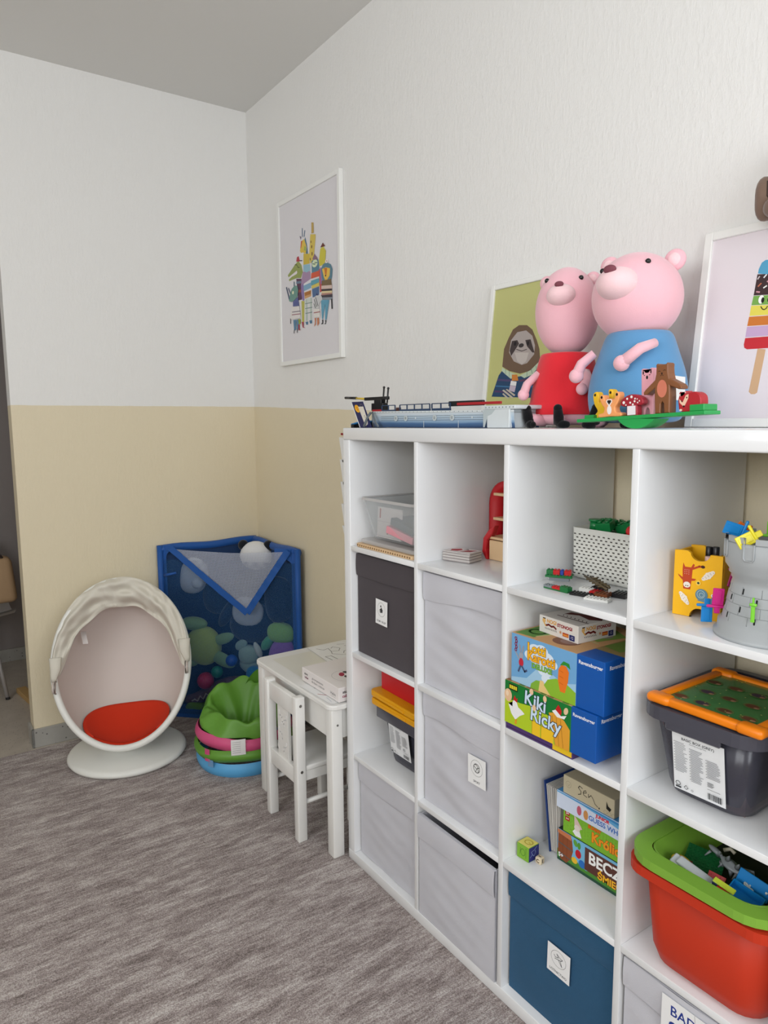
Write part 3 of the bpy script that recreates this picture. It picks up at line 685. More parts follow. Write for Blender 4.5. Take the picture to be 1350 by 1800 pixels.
g = G(); g.grid(lambda u, v: (.21 * u, .10 * v, .0005), 2, 2, PAPER); a = Art(g, TOP(0, 0, .0006)); a.line([(.105, .012), (.13, .03)], .003, (170, 40, 60)); a.line([(.05, .03), (.06, .045)], .002, (90, 90, 90)); a.line([(.15, .02), (.19, .014)], .0012, (150, 160, 190))
tag(g.done('drawing_sheet'), 'white paper sticking out under the white game box, with a red pencil mark', 'paper', (-.235, -.052, TZ + .0008), .03)
# white game box
GBX = mat('white_card_box', (232, 226, 224), .45, .4)
bx = thing('game_box', 'flat white game box with dark leaf design on the play table', 'game box', (-.147, .09, TZ + .0032), 0)
g = G(); g.bx((-.130, -.110, 0), (.130, .110, .050), GBX, .0015, 1)
a = Art(g, FRONT(-.13, -.11, 0)); 
a.text('story', .032, .033, .012, (50, 40, 44), .03); a.text('cubes', .034, .020, .012, (120, 46, 80), .03); a.text('gra terapeutyczna', .115, .030, .011, (70, 66, 70)); a.text('dla dzieci i rodzic\u00f3w', .118, .017, .011, (70, 66, 70)); a.text('Helm', .222, .020, .016, (90, 90, 96))
a.line([(.205, .010), (.24, .010)], .0007, (120, 120, 120))
a = Art(g, TOP(-.13, -.11, .05))
a.text('seria gier', .17, .185, .011, (60, 55, 58)); a.text('gra terapeutyczna', .135, .165, .014, (45, 40, 44), .01)
a.ring(.17, .085, .055, .05, .0010, (160, 158, 158), 30)
for (x, y, r_, cc) in ((.145, .105, .5, (36, 34, 34)), (.175, .112, -.3, (36, 34, 34)), (.15, .078, -.5, (168, 42, 74)), (.185, .085, .3, (36, 34, 34))): a.ell(x, y, .019, .010, cc, 14, r_)
a = Art(g, SIDE(.13, -.11, 0)); a.text('story', .03, .033, .014, (50, 40, 44), .03); a.text('cubes', .03, .019, .014, (150, 40, 80), .03)
g.done('box', bx)

# ================================================================== BEYOND THE DOORWAY
sc = thing('shell_chair', 'white shell chair with slim legs standing beyond the doorway', 'chair', (-2.52, -.93, -.004), 0)
GL = mat('grey_metal_leg', (178, 174, 172), .35, .4, metal=.4)
g = G(); g.grid(lambda u, v: ((u - .5) * .46 * (1 - .12 * (2*v-1)**2), (v - .5) * .46, .445 + .05 * (abs(u - .5) * 2) ** 2.5 - .02 * math.sin(PI * v)), 20, 20, mat('chair_shell_white', (196, 192, 188), .4))
g.grid(lambda u, v: ((u - .5) * .46 * (1 - .12 * (2*v-1)**2), (v - .5) * .46, .437 + .05 * (abs(u - .5) * 2) ** 2.5 - .02 * math.sin(PI * v)), 20, 20, mat('chair_shell_white', (196, 192, 188), .4))
g.done('seat', sc)
g = G(); g.grid(lambda u, v: (-.20 - .10 * v, (u - .5) * .44 * (1 - .25 * v), .45 + .36 * v + 0 * u), 14, 12, mat('chair_shell_white', (196, 192, 188), .4)); g.done('backrest', sc)
for (x, y) in ((.16, .14), (.16, -.14), (-.16, .14), (-.16, -.14)):
    g = G(); g.cyl((x * 1.45, y * 1.1, 0), (x * .75, y * .75, .425), .010, GL, .013, n=12); g.cyl((x * 1.45, y * 1.1, 0), (x * 1.44, y * 1.1, .012), .0115, mat('black_rubber', (30, 30, 30), .7), n=12); g.done('leg', sc)
g = G()
L_ = [Vector((x * 1.45, y * 1.1, 0)) for (x, y) in ((.16, .14), (.16, -.14), (-.16, -.14), (-.16, .14))]; T_ = [Vector((x * .75, y * .75, .425)) for (x, y) in ((.16, .14), (.16, -.14), (-.16, -.14), (-.16, .14))]
for i in range(4):
    j = (i + 1) % 4
    for (s_, e_) in (((i), (j)), ((j), (i))): g.cyl(L_[s_].lerp(T_[s_], .38), T_[e_].lerp(L_[e_], .04), .0028, GL, n=8)
g.done('wire_bracing', sc)
bag = thing('shoulder_bag', 'beige leather shoulder bag standing on the shell chair', 'bag', (-2.50, -.86, .494))
LE = mat('beige_leather', (190, 158, 122), .55, .35, bump=.3, bscale=90)
g = G(); g.box((0, 0, .13), (.12, .34, .26), LE, .035, 4, taper=1.12); g.done('body', bag)
g = G(); g.bx((-.045, -.13, .255), (.045, .13, .266), mat('dark_bag_lining', (52, 36, 28), .8), .004, 1); g.done('lining', bag)
for x in (-.03, .035):
    g = G(); g.tube([(x, -.11 + .22 * s, .24 + .075 * math.sin(PI * s)) for s in [i/12 for i in range(13)]], .006, LE, 8); g.done('strap', bag)
g = G(); g.tube([(.062, -.15 + .3*s, .055 + .012*math.sin(PI*s)) for s in [i/10 for i in range(11)]], .003, LE, 6); g.done('seam', bag)
g = G(); g.box((0, 0, .014), (.5, .05, .028), mat('pale_wood', (196, 160, 104), .5, var=.12, vscale=12), .002, 1); tag(g.done('wooden_strip'), 'pale wooden strip lying on the corridor floor behind the wall end', 'wooden strip', (-2.12, -.665, -.0035), .14)
# flat shapes printed on the three framed pictures (metres, from each frame's lower left corner)
ART_ANIMALS = [
  ('p',(186,182,90),[(0.218,0.2766),(0.2476,0.2724),(0.2402,0.1818),(0.2204,0.1842)]),
  ('p',(96,60,84),[(0.1725,0.3816),(0.2225,0.3733),(0.2249,0.2817),(0.1881,0.2838)]),
  ('p',(110,130,150),[(0.1719,0.3694),(0.2188,0.3648),(0.2183,0.3543),(0.1714,0.3587)]),
  ('p',(150,80,70),[(0.1903,0.3296),(0.2237,0.3276),(0.2232,0.3155),(0.1897,0.3174)]),
  ('p',(150,160,90),[(0.0906,0.4106),(0.162,0.4447),(0.1964,0.4567),(0.2253,0.4333),(0.237,0.4011),(0.2194,0.3769),(0.1794,0.3835),(0.1032,0.382),(0.1001,0.3903),(0.132,0.3975),(0.1803,0.4017),(0.181,0.4169),(0.0971,0.4002)]),
  ('p',(180,60,70),[(0.1762,0.4559),(0.1838,0.4743),(0.2007,0.4756),(0.2129,0.4507)]),
  ('l',(60,60,70),[(0.213,0.4537),(0.2327,0.4501)],0.004),
  ('l',(60,66,40),[(0.162,0.4447),(0.1822,0.4411),(0.1885,0.4308),(0.205,0.4249)],0.003),
  ('p',(232,222,224),[(0.1148,0.4019),(0.1809,0.4154),(0.1839,0.4057),(0.118,0.3952)]),
  ('p',(168,140,170),[(0.237,0.4011),(0.3078,0.3919),(0.3095,0.3591),(0.2178,0.3437),(0.2222,0.3673)]),
  ('p',(140,120,170),[(0.2178,0.3437),(0.2414,0.3521),(0.2478,0.2754),(0.2312,0.2747),(0.2194,0.3069)]),
  ('p',(130,170,196),[(0.2408,0.3401),(0.3121,0.3438),(0.3111,0.3202),(0.243,0.3156)]),
  ('p',(206,160,110),[(0.246,0.309),(0.3107,0.3113),(0.3096,0.2847),(0.2513,0.281)]),
  ('p',(170,110,50),[(0.2525,0.3081),(0.3106,0.3084),(0.3068,0.294),(0.2518,0.293)]),
  ('p',(206,214,206),[(0.2511,0.278),(0.3188,0.2774),(0.3147,0.1792),(0.2956,0.1814),(0.2924,0.2571),(0.2796,0.2589),(0.2762,0.1807),(0.2535,0.1834)]),
  ('l',(110,130,130),[(0.2536,0.2594),(0.3179,0.2566)],0.003),
  ('l',(110,130,130),[(0.2526,0.2383),(0.3171,0.2358)],0.003),
  ('l',(110,130,130),[(0.255,0.2167),(0.3162,0.215)],0.003),
  ('l',(110,130,130),[(0.2674,0.2757),(0.2666,0.1848)],0.003),
  ('l',(110,130,130),[(0.3092,0.2758),(0.3053,0.1833)],0.003),
  ('p',(80,120,150),[(0.2533,0.1803),(0.2794,0.1788),(0.2756,0.1656),(0.2593,0.1674)]),
  ('p',(80,120,150),[(0.2892,0.1822),(0.3148,0.1807),(0.3142,0.1672),(0.295,0.1679)]),
  ('p',(206,180,70),[(0.2471,0.4773),(0.3014,0.4669),(0.3028,0.4254),(0.2449,0.4298)]),
  ('p',(220,190,80),[(0.215,0.4955),(0.2299,0.5315),(0.2531,0.5387),(0.272,0.5259),(0.2806,0.5035),(0.2827,0.4764),(0.2568,0.4755),(0.2441,0.4839),(0.2244,0.4847)]),
  ('p',(90,120,140),[(0.2664,0.5448),(0.281,0.5122),(0.2888,0.4694),(0.2696,0.473),(0.2773,0.5012),(0.2595,0.5344)]),
  ('p',(200,90,60),[(0.2268,0.5352),(0.2399,0.5354),(0.2288,0.5078),(0.22,0.5036)]),
  ('l',(80,110,140),[(0.241,0.5858),(0.2408,0.5531)],0.006),
  ('l',(80,110,140),[(0.2644,0.5718),(0.2569,0.5497)],0.006),
  ('p',(120,110,130),[(0.2147,0.5601),(0.2309,0.5522),(0.2238,0.5417)]),
  ('p',(150,190,206),[(0.2449,0.4298),(0.3058,0.4219),(0.3079,0.3949),(0.2725,0.392),(0.2437,0.403)]),
  ('p',(150,180,90),[(0.2583,0.5079),(0.271,0.5024),(0.267,0.4854),(0.2542,0.4909)]),
  ('p',(214,190,90),[(0.3143,0.5464),(0.3605,0.5366),(0.3601,0.5252),(0.3451,0.4586),(0.3377,0.4308),(0.3091,0.4242),(0.3012,0.4611),(0.3103,0.5268)]),
  ('p',(190,160,90),[(0.3257,0.5934),(0.3442,0.5892),(0.3455,0.5456),(0.3238,0.5473)]),
  ('e',(110,70,40),(0.3246,0.4918,0.0044,0.0073)),
  ('e',(110,70,40),(0.3265,0.4621,0.0044,0.0087)),
  ('e',(110,70,40),(0.3192,0.5133,0.0032,0.0058)),
  ('e',(110,70,40),(0.3099,0.4418,0.0038,0.0059)),
  ('p',(140,110,130),[(0.3286,0.4383),(0.3481,0.458),(0.375,0.4355),(0.3804,0.4171)]),
  ('p',(90,130,150),[(0.3221,0.4336),(0.3808,0.4286),(0.3911,0.3805),(0.3199,0.381)]),
  ('e',(214,226,190),(0.3496,0.4169,0.0249,0.016)),
  ('l',(90,120,110),[(0.3309,0.4188),(0.3464,0.4146)],0.004),
  ('l',(90,120,110),[(0.3558,0.4187),(0.3712,0.4173)],0.004),
  ('l',(120,110,60),[(0.351,0.4225),(0.3506,0.4109)],0.004),
  ('p',(210,92,64),[(0.3168,0.3815),(0.3881,0.381),(0.3933,0.3569),(0.3127,0.3585)]),
  ('p',(96,160,176),[(0.3123,0.3497),(0.3839,0.3498),(0.3832,0.3324),(0.3146,0.3286)]),
  ('p',(216,196,96),[(0.3177,0.3281),(0.3862,0.3319),(0.3857,0.3174),(0.3172,0.3148)]),
  ('p',(84,110,150),[(0.3203,0.3128),(0.3825,0.315),(0.3812,0.2801),(0.3251,0.2765)]),
  ('p',(190,80,80),[(0.3853,0.3873),(0.4004,0.3846),(0.409,0.2906),(0.3906,0.2875)]),
  ('p',(150,120,170),[(0.3946,0.3914),(0.4126,0.3883),(0.4132,0.3247),(0.398,0.3213)]),
  ('p',(206,196,70),[(0.3866,0.4218),(0.4005,0.4681),(0.4247,0.4747),(0.4475,0.4503),(0.44,0.4062),(0.4219,0.3981),(0.3918,0.3977)]),
  ('p',(110,60,50),[(0.4007,0.4738),(0.4223,0.4894),(0.4423,0.4712),(0.4246,0.4719)]),
  ('p',(92,130,146),[(0.4034,0.3841),(0.422,0.4009),(0.4517,0.4027),(0.4862,0.3894),(0.4998,0.3673),(0.496,0.3397),(0.4836,0.3134),(0.4191,0.3209),(0.4083,0.3544)]),
  ('p',(232,190,80),[(0.4123,0.3825),(0.4451,0.3839),(0.4799,0.3736),(0.476,0.3459),(0.443,0.3228),(0.4261,0.3485)]),
  ('p',(200,120,50),[(0.4303,0.3837),(0.4567,0.379),(0.45,0.3531),(0.4382,0.3551)]),
  ('e',(40,36,34),(0.4422,0.3502,0.0054,0.0037)),
  ('e',(236,230,226),(0.453,0.4081,0.0136,0.0084)),
  ('e',(180,60,50),(0.453,0.4081,0.003,0.0028)),
  ('p',(120,100,70),[(0.4076,0.3343),(0.4871,0.3299),(0.4947,0.2975),(0.4067,0.3112)]),
  ('p',(214,190,180),[(0.4038,0.3146),(0.4949,0.3032),(0.4944,0.2891),(0.4033,0.3002)]),
  ('p',(60,52,56),[(0.4033,0.3002),(0.4944,0.2891),(0.4941,0.2806),(0.406,0.291)]),
  ('p',(224,206,160),[(0.406,0.291),(0.4941,0.2806),(0.4938,0.2721),(0.4056,0.2824)]),
  ('p',(176,130,120),[(0.4056,0.2824),(0.4938,0.2721),(0.4934,0.258),(0.3992,0.2717)]),
  ('p',(70,64,72),[(0.3993,0.2746),(0.4965,0.266),(0.4961,0.2519),(0.399,0.2659)]),
  ('p',(140,150,160),[(0.399,0.2659),(0.4961,0.2533),(0.4929,0.2438),(0.4166,0.2531)]),
  ('p',(100,160,186),[(0.3986,0.2557),(0.4697,0.2457),(0.4435,0.1668),(0.4316,0.1682),(0.4339,0.2348),(0.4137,0.1733),(0.4047,0.1744)]),
  ('l',(40,36,40),[(0.4901,0.2442),(0.4918,0.2097)],0.01),
  ('p',(40,44,50),[(0.4046,0.1715),(0.4166,0.17),(0.413,0.1529),(0.3948,0.1535),(0.4071,0.1594)]),
  ('p',(40,44,50),[(0.4315,0.1668),(0.4434,0.1654),(0.4369,0.1501),(0.4249,0.15),(0.4341,0.1563)]),
  ('p',(206,206,206),[(0.3375,0.2717),(0.3628,0.2828),(0.4052,0.2708),(0.4107,0.2554),(0.386,0.2443),(0.379,0.2217),(0.3325,0.2278)]),
  ('l',(50,50,54),[(0.3404,0.2654),(0.3609,0.233)],0.004),
  ('l',(50,50,54),[(0.3531,0.2724),(0.3733,0.2342)],0.004),
  ('l',(50,50,54),[(0.3365,0.2481),(0.3514,0.2283)],0.004),
  ('p',(60,60,100),[(0.3566,0.2808),(0.3632,0.2916),(0.375,0.2781)]),
  ('p',(226,222,216),[(0.3324,0.2248),(0.3881,0.2205),(0.3898,0.185),(0.3341,0.1888)]),
  ('l',(160,90,90),[(0.335,0.2096),(0.3876,0.2073)],0.004),
  ('p',(206,130,90),[(0.3403,0.1866),(0.3528,0.1851),(0.3485,0.1573),(0.3325,0.1501),(0.3425,0.1639)]),
  ('p',(206,130,90),[(0.3621,0.1839),(0.3775,0.1836),(0.3797,0.1596),(0.3638,0.1496)]),
  ('p',(110,150,140),[(0.0989,0.2995),(0.1029,0.3084),(0.1292,0.342),(0.1574,0.3532),(0.1845,0.3489),(0.1937,0.3291),(0.1856,0.3027),(0.1542,0.2886),(0.1262,0.2847),(0.102,0.2912)]),
  ('l',(70,80,110),[(0.1025,0.3021),(0.077,0.3563)],0.008),
  ('l',(70,80,110),[(0.1143,0.3255),(0.098,0.3499)],0.006),
  ('l',(70,100,120),[(0.154,0.3537),(0.1548,0.369)],0.007),
  ('e',(226,226,190),(0.1422,0.3245,0.0083,0.0077)),
  ('p',(92,100,150),[(0.1401,0.2843),(0.1888,0.2991),(0.2003,0.2575),(0.139,0.2626)]),
  ('p',(226,222,218),[(0.1286,0.2624),(0.2003,0.256),(0.2113,0.2037),(0.1326,0.2039),(0.1083,0.2099),(0.1174,0.2498)]),
  ('l',(160,110,120),[(0.1267,0.2266),(0.2087,0.221)],0.004),
  ('l',(130,120,130),[(0.1308,0.2386),(0.2093,0.2332)],0.004),
  ('l',(70,60,70),[(0.1118,0.2095),(0.1108,0.1906)],0.006),
  ('p',(90,130,160),[(0.1394,0.2015),(0.167,0.1998),(0.1612,0.1535),(0.144,0.1554)]),
  ('p',(90,130,160),[(0.1704,0.1994),(0.1942,0.1996),(0.1888,0.1568),(0.1717,0.1555)]),
  ('l',(60,60,70),[(0.1461,0.1551),(0.1434,0.1428)],0.006),
  ('l',(60,60,70),[(0.1764,0.155),(0.1745,0.1427)],0.006),
  ('p',(170,60,70),[(0.2204,0.1842),(0.2402,0.1818),(0.236,0.1608),(0.2554,0.1526),(0.2292,0.1585)]),
  ('p',(170,60,70),[(0.1863,0.1757),(0.1998,0.1757),(0.1989,0.1557),(0.2087,0.1484),(0.1885,0.1506)]),
  ('p',(150,160,60),[(0.1875,0.2004),(0.211,0.1976),(0.21,0.1761),(0.1932,0.178)]),
]
ART_SLOTH = [
  ('p',(112,90,72),[(0.0735,0.1828),(0.0747,0.236),(0.09,0.2664),(0.1057,0.2911),(0.1302,0.3014),(0.163,0.2976),(0.1859,0.2823),(0.2072,0.2497),(0.2206,0.2232),(0.2289,0.1823),(0.2001,0.164),(0.1513,0.1567),(0.1058,0.1674)]),
  ('p',(176,166,162),[(0.0974,0.2235),(0.102,0.26),(0.1253,0.2811),(0.1612,0.2824),(0.1881,0.2642),(0.202,0.235),(0.2016,0.2097),(0.1764,0.1861),(0.1554,0.1824),(0.121,0.1953)]),
  ('p',(70,60,60),[(0.1061,0.2569),(0.1282,0.2574),(0.1368,0.2462),(0.1209,0.2267),(0.1078,0.2121),(0.0998,0.2285)]),
  ('p',(70,60,60),[(0.1611,0.2542),(0.1823,0.2547),(0.1915,0.2359),(0.2024,0.2147),(0.194,0.2154),(0.1705,0.2353)]),
  ('e',(30,28,30),(0.1205,0.2477,0.0052,0.0064)),
  ('e',(30,28,30),(0.173,0.2438,0.005,0.0062)),
  ('e',(60,54,54),(0.1463,0.2401,0.0109,0.0063)),
  ('l',(50,40,40),[(0.1278,0.2303),(0.1505,0.2232),(0.1701,0.2266)],0.002),
  ('p',(196,188,182),[(0.1215,0.2214),(0.1798,0.2166),(0.1722,0.1915),(0.1553,0.1834),(0.1358,0.1942)]),
  ('p',(40,70,104),[(0.0377,0.0928),(0.0613,0.1567),(0.0784,0.1744),(0.1305,0.1475),(0.1736,0.1502),(0.2249,0.1876),(0.2673,0.1696),(0.2977,0.0792)]),
  ('l',(80,70,110),[(0.059,0.1434),(0.1243,0.1373)],0.006),
  ('l',(80,60,100),[(0.0515,0.1086),(0.121,0.1032)],0.006),
  ('l',(60,110,150),[(0.0535,0.1247),(0.1228,0.119)],0.004),
  ('l',(60,110,150),[(0.1636,0.1145),(0.2265,0.1169)],0.004),
  ('l',(90,60,90),[(0.1538,0.1358),(0.2238,0.1398)],0.006),
  ('p',(190,206,180),[(0.0739,0.1801),(0.0861,0.1739),(0.1332,0.1552),(0.1162,0.143),(0.0919,0.1576),(0.0736,0.1694)]),
  ('p',(190,206,180),[(0.1519,0.1515),(0.1931,0.1644),(0.2249,0.1876),(0.2295,0.1772),(0.2017,0.1512),(0.171,0.1426)]),
  ('l',(70,120,110),[(0.0899,0.1737),(0.0915,0.1603)],0.0015),
  ('l',(70,120,110),[(0.1058,0.1674),(0.1077,0.1514)],0.0015),
  ('l',(70,120,110),[(0.1795,0.1602),(0.1811,0.1472)],0.0015),
  ('l',(70,120,110),[(0.1963,0.1668),(0.2014,0.1537)],0.0015),
  ('l',(70,120,110),[(0.2126,0.1759),(0.2176,0.1629)],0.0015),
  ('p',(206,130,60),[(0.1183,0.156),(0.1406,0.1547),(0.148,0.1361),(0.1206,0.1375)]),
  ('p',(232,230,230),[(0.1168,0.1377),(0.1409,0.1338),(0.1396,0.1208),(0.1147,0.1246)]),
  ('p',(196,180,196),[(0.1148,0.1241),(0.1397,0.1198),(0.1359,0.1026),(0.1114,0.1089)]),
  ('p',(196,186,170),[(0.0824,0.11),(0.0897,0.1124),(0.1341,0.0869),(0.127,0.0845)]),
  ('p',(196,186,170),[(0.0974,0.1121),(0.1032,0.114),(0.1406,0.0946),(0.1359,0.0906)]),
  ('p',(196,186,170),[(0.0837,0.0993),(0.0895,0.1017),(0.1158,0.0849),(0.1084,0.0841)]),
]
ART_LOLLY = [
  ('p',(206,168,130),[(0.1489,0.1682),(0.1664,0.1651),(0.1591,0.074),(0.1545,0.0709),(0.1461,0.0712),(0.1405,0.0764)]),
  ('p',(84,160,196),[(0.1303,0.3296),(0.1312,0.3392),(0.136,0.3514),(0.1437,0.3558),(0.1568,0.3546),(0.1769,0.347),(0.1916,0.3284),(0.1943,0.3185),(0.1951,0.312)]),
  ('p',(62,44,46),[(0.1295,0.3281),(0.1943,0.3185),(0.1945,0.2773),(0.1265,0.2836)]),
  ('p',(120,170,80),[(0.1266,0.2826),(0.194,0.2764),(0.1944,0.2567),(0.1242,0.2632)]),
  ('p',(226,214,90),[(0.124,0.2622),(0.1945,0.2557),(0.1944,0.236),(0.1226,0.2403)]),
  ('p',(204,120,50),[(0.1221,0.2387),(0.1945,0.2344),(0.1943,0.2153),(0.1203,0.219)]),
  ('p',(196,166,200),[(0.1202,0.2174),(0.1938,0.2138),(0.1938,0.193),(0.1191,0.1952)]),
  ('p',(196,44,52),[(0.119,0.1932),(0.194,0.1914),(0.1939,0.1707),(0.1886,0.167),(0.126,0.1686),(0.1194,0.1725),(0.1176,0.1794)]),
  ('l',(200,190,190),[(0.1317,0.3179),(0.1345,0.3223)],0.003),
  ('l',(230,230,230),[(0.1448,0.3189),(0.1492,0.3237)],0.003),
  ('l',(190,110,80),[(0.1346,0.302),(0.1397,0.3068)],0.003),
  ('l',(236,236,230),[(0.1468,0.2969),(0.1523,0.2999)],0.003),
  ('l',(206,150,160),[(0.1323,0.2906),(0.1385,0.289)],0.003),
  ('l',(206,150,160),[(0.1531,0.3094),(0.1595,0.3052)],0.003),
  ('l',(230,230,230),[(0.1649,0.3139),(0.1708,0.3177)],0.003),
  ('l',(190,110,80),[(0.1766,0.296),(0.1834,0.2917)],0.003),
  ('e',(244,244,240),(0.1444,0.2725,0.0061,0.0091)),
  ('e',(20,20,20),(0.1479,0.2707,0.0034,0.006)),
  ('e',(244,244,240),(0.1636,0.2707,0.0059,0.009)),
  ('e',(20,20,20),(0.161,0.2701,0.0033,0.006)),
  ('l',(50,40,30),[(0.1456,0.257),(0.1495,0.2515),(0.1537,0.25),(0.1574,0.2518),(0.1595,0.2561)],0.002),
]
# ================================================================== THINGS IN THE SHELF
def zc(r): return CZ[r] + .0006
CLEAR = mat('clear_plastic', (225, 230, 232), .15, .5, alpha=.28)
CLEARL = mat('frosted_plastic', (215, 212, 210), .35, .5, alpha=.55)
WOOD = mat('light_wood', (222, 188, 146), .5, .3, var=.08, vscale=14)
REDP = mat('red_painted_wood', (188, 30, 38), .35, .5)
def tub(g, w0, d0, w1, d1, h, m, th=.003, r=.02, z0=0, floor=True):
    """open tapered tub: bottom w0 x d0, top w1 x d1"""
    n = 6
    def ring(w, d, z, rr): return [(x, y, z) for x, y in rrect(w, d, rr, n)]
    rs = [ring(w0 - 2*r*.55, d0 - 2*r*.55, z0, r), ring(w0 - 2*r*.16, d0 - 2*r*.16, z0 + r*.25, r), ring(w0, d0, z0 + r*.8, r), ring(w1, d1, z0 + h, r), ring(w1 - 2*th, d1 - 2*th, z0 + h, r), ring(w0 - 2*th - r*.5, d0 - 2*th - r*.5, z0 + r*.5 + th, r)]
    N = len(rs[0]); vs = [v for q in rs for v in q]; fs = []
    for k in range(5):
        for j in range(N): fs.append((k*N+j, k*N+(j+1)%N, (k+1)*N+(j+1)%N, (k+1)*N+j))
    fs.append(tuple(range(N))[::-1]); fs.append(tuple(range(5*N, 6*N)))
    g._put(vs, fs, m, None, True)
def rim(g, w, d, r, m, z, wd, th):
    n = 6; o = rrect(w + 2*wd, d + 2*wd, r + wd, n); i = rrect(w, d, r, n); N = len(o)
    vs = [(x, y, z) for x, y in o] + [(x, y, z) for x, y in i] + [(x, y, z - th) for x, y in o] + [(x, y, z - .002) for x, y in i]
    fs = []
    for j in range(N):
        k = (j + 1) % N; fs += [(j, k, N+k, N+j), (j, 2*N+j, 2*N+k, k), (2*N+j, 3*N+j, 3*N+k, 2*N+k), (N+j, N+k, 3*N+k, 3*N+j)]
    g._put(vs, fs, m, None, False)

# ---- cell 0,0 : wooden board, upturned-lid clear box
Z = zc(0)
g = G(); g.prism(rrect(.30, .24, .01), .011, WOOD, TR(0, 0, .011), .0015, 1)
for k in range(24): g.bx((-.14 + k*.012, -.1205, .003), (-.135 + k*.012, -.1195, .008), mat('dark_wood_gap', (120, 92, 60), .7))
tag(g.done('wooden_board'), 'light wooden board with grooved edge under the clear plastic box', 'board', (.2065, .128, Z))
cb = thing('clear_storage_box', 'clear plastic box holding booklets and games in the top left compartment', 'storage box', (.2075, .14, Z + .0115))
g = G(); tub(g, .235, .195, .282, .235, .128, CLEAR, .002, .02, .014); g.done('tub', cb)
g = G(); rim(g, .280, .233, .02, CLEARL, .146, .006, .008); g.done('rim', cb)
g = G(); g.prism(rrect(.292, .245, .02), .013, CLEARL, TR(0, 0, .013), .004, 2); g.done('lid_underneath', cb)
BK = lambda n_, c_: mat(n_, c_, .6)
def slab(name, label, loc, size, m, rot=(0, 0, 0), cat='book', art=None, group=None):
    g = G(); g.box((0, 0, size[2]/2), size, m, .0006, 1)
    if art: art(g)
    return tag(g.done(name), label, cat, loc, rot, group)
zb = Z + .0115 + .0185
slab('booklet', 'white booklet with red ticks standing at the back of the clear box', (.165, .062, zb + .002), (.13, .004, .095), BK('paper_w', (226, 218, 216)), (-.06, 0, 0), art=lambda g: [Art(g, FRONT(-.065, -.002, 0)).rect(.012, .06, .018, .09, (170, 50, 50)), Art(g, FRONT(-.065, -.002, 0)).rect(.055, .012, .06, .035, (170, 50, 50)), Art(g, FRONT(-.065, -.002, 0)).line([(0, .05), (.15, .05)], .0008, (150, 150, 150))])
slab('flat_game_box', 'pink and white flat box lying tilted on the right in the clear box', (.24, .10, zb + .015), (.12, .12, .022), BK('pinkish', (218, 150, 160)), (0, .20, .1), cat='game box')
slab('flat_game_box', 'dark grey-blue flat box on top of the pink one in the clear box', (.25, .105, zb + .040), (.11, .12, .022), BK('slate', (84, 102, 108)), (0, .22, .05), cat='game box')
slab('booklet', 'grey booklet lying flat at the bottom of the clear box', (.16, .14, zb), (.12, .15, .006), BK('grey_paper', (180, 176, 178)))
# ---- cell 1,0 : stack of cards, red wooden toy
g = G()
for k in range(11):
    g.box((random.uniform(-.001, .001), random.uniform(-.001, .001), .00125 + .0026*k), (.092, .06, .0023), mat('card_stock', (206, 200, 196), .6) if k % 3 else mat('card_stock_dark', (150, 142, 140), .6), .0002, 1)
a = Art(g, TOP(-.046, -.03, .0286)); a.rect(.004, .004, .088, .056, (236, 228, 226)); a.poly([(.01, .03), (.03, .05), (.045, .035), (.04, .015), (.02, .01)], (176, 46, 56)); a.poly([(.05, .01), (.06, .04), (.085, .05), (.08, .02)], (150, 44, 50)); a.poly([(.04, .04), (.05, .055), (.06, .045)], (60, 50, 60))
tag(g.done('card_stack'), 'stack of playing cards with red-printed top card on the shelf board', 'cards', (.437, .125, Z), .25)
rt = thing('toy_garage', 'red wooden toy stand with pale shelves, partly hidden behind a divider', 'wooden toy', (.52, .262, Z))
def arch(w, h, n=14): return [(-w/2, 0), (w/2, 0), (w/2, h - w/2)] + [(w/2*math.cos(PI*i/n), h - w/2 + w/2*math.sin(PI*i/n)) for i in range(1, n)] + [(-w/2, h - w/2)]
g = G()
def archfr(w, h, t):
    o = arch(w, h); i_ = [(x * (w - 2*t)/w, max(t*.0, y) if y == 0 else y - t) for x, y in o]; return o, i_
g.prism([(-.11, 0), (.11, 0), (.11, .15)] + [(.11 - .05 + .05*math.cos(t), .15 + .055*math.sin(t)) for t in [PI/2*i/6 for i in range(1, 7)]] + [(-.06 - .05*math.sin(t), .15 + .055*math.cos(t)) for t in [PI/2*i/6 for i in range(7)]], .012, REDP, BAS((0, .05, 0), (1, 0, 0), (0, 0, 1), (0, -1, 0)), .003)
g.done('back_panel', rt)
g = G(); g.tube([(-.105, .015, 0), (-.105, .015, .08), (-.105, .015, .15)] + [(-.055 - .05*math.cos(t), .015, .15 + .055*math.sin(t)) for t in [PI/2*i/7 for i in range(1, 8)]] + [(0, .015, .205), (.06, .015, .203)], .010, REDP, 8, flatk=2.2); g.done('edge_frame', rt)
for z in (.108, .180):
    g = G(); g.box((.005, .018, z), (.20, .052, .008), WOOD, .001, 1); g.done('shelf', rt)
g = G(); g.box((.02, -.03, .028), (.14, .07, .056), WOOD, .002, 1); g.done('drawer_block', rt)
g = G(); g.box((.02, -.028, .063), (.145, .075, .007), WOOD, .001, 1); g.done('block_lid', rt)
g = G(); g.prism([(-.055, 0), (-.070, .02), (-.066, .06), (-.045, .085), (-.02, .10), (-.03, .075), (-.05, .055), (-.055, .03), (-.048, .0)], .02, REDP, BAS((-.002, -.072, 0), (1, 0, 0), (0, 0, 1), (0, -1, 0)), .003); g.done('side_bracket', rt)
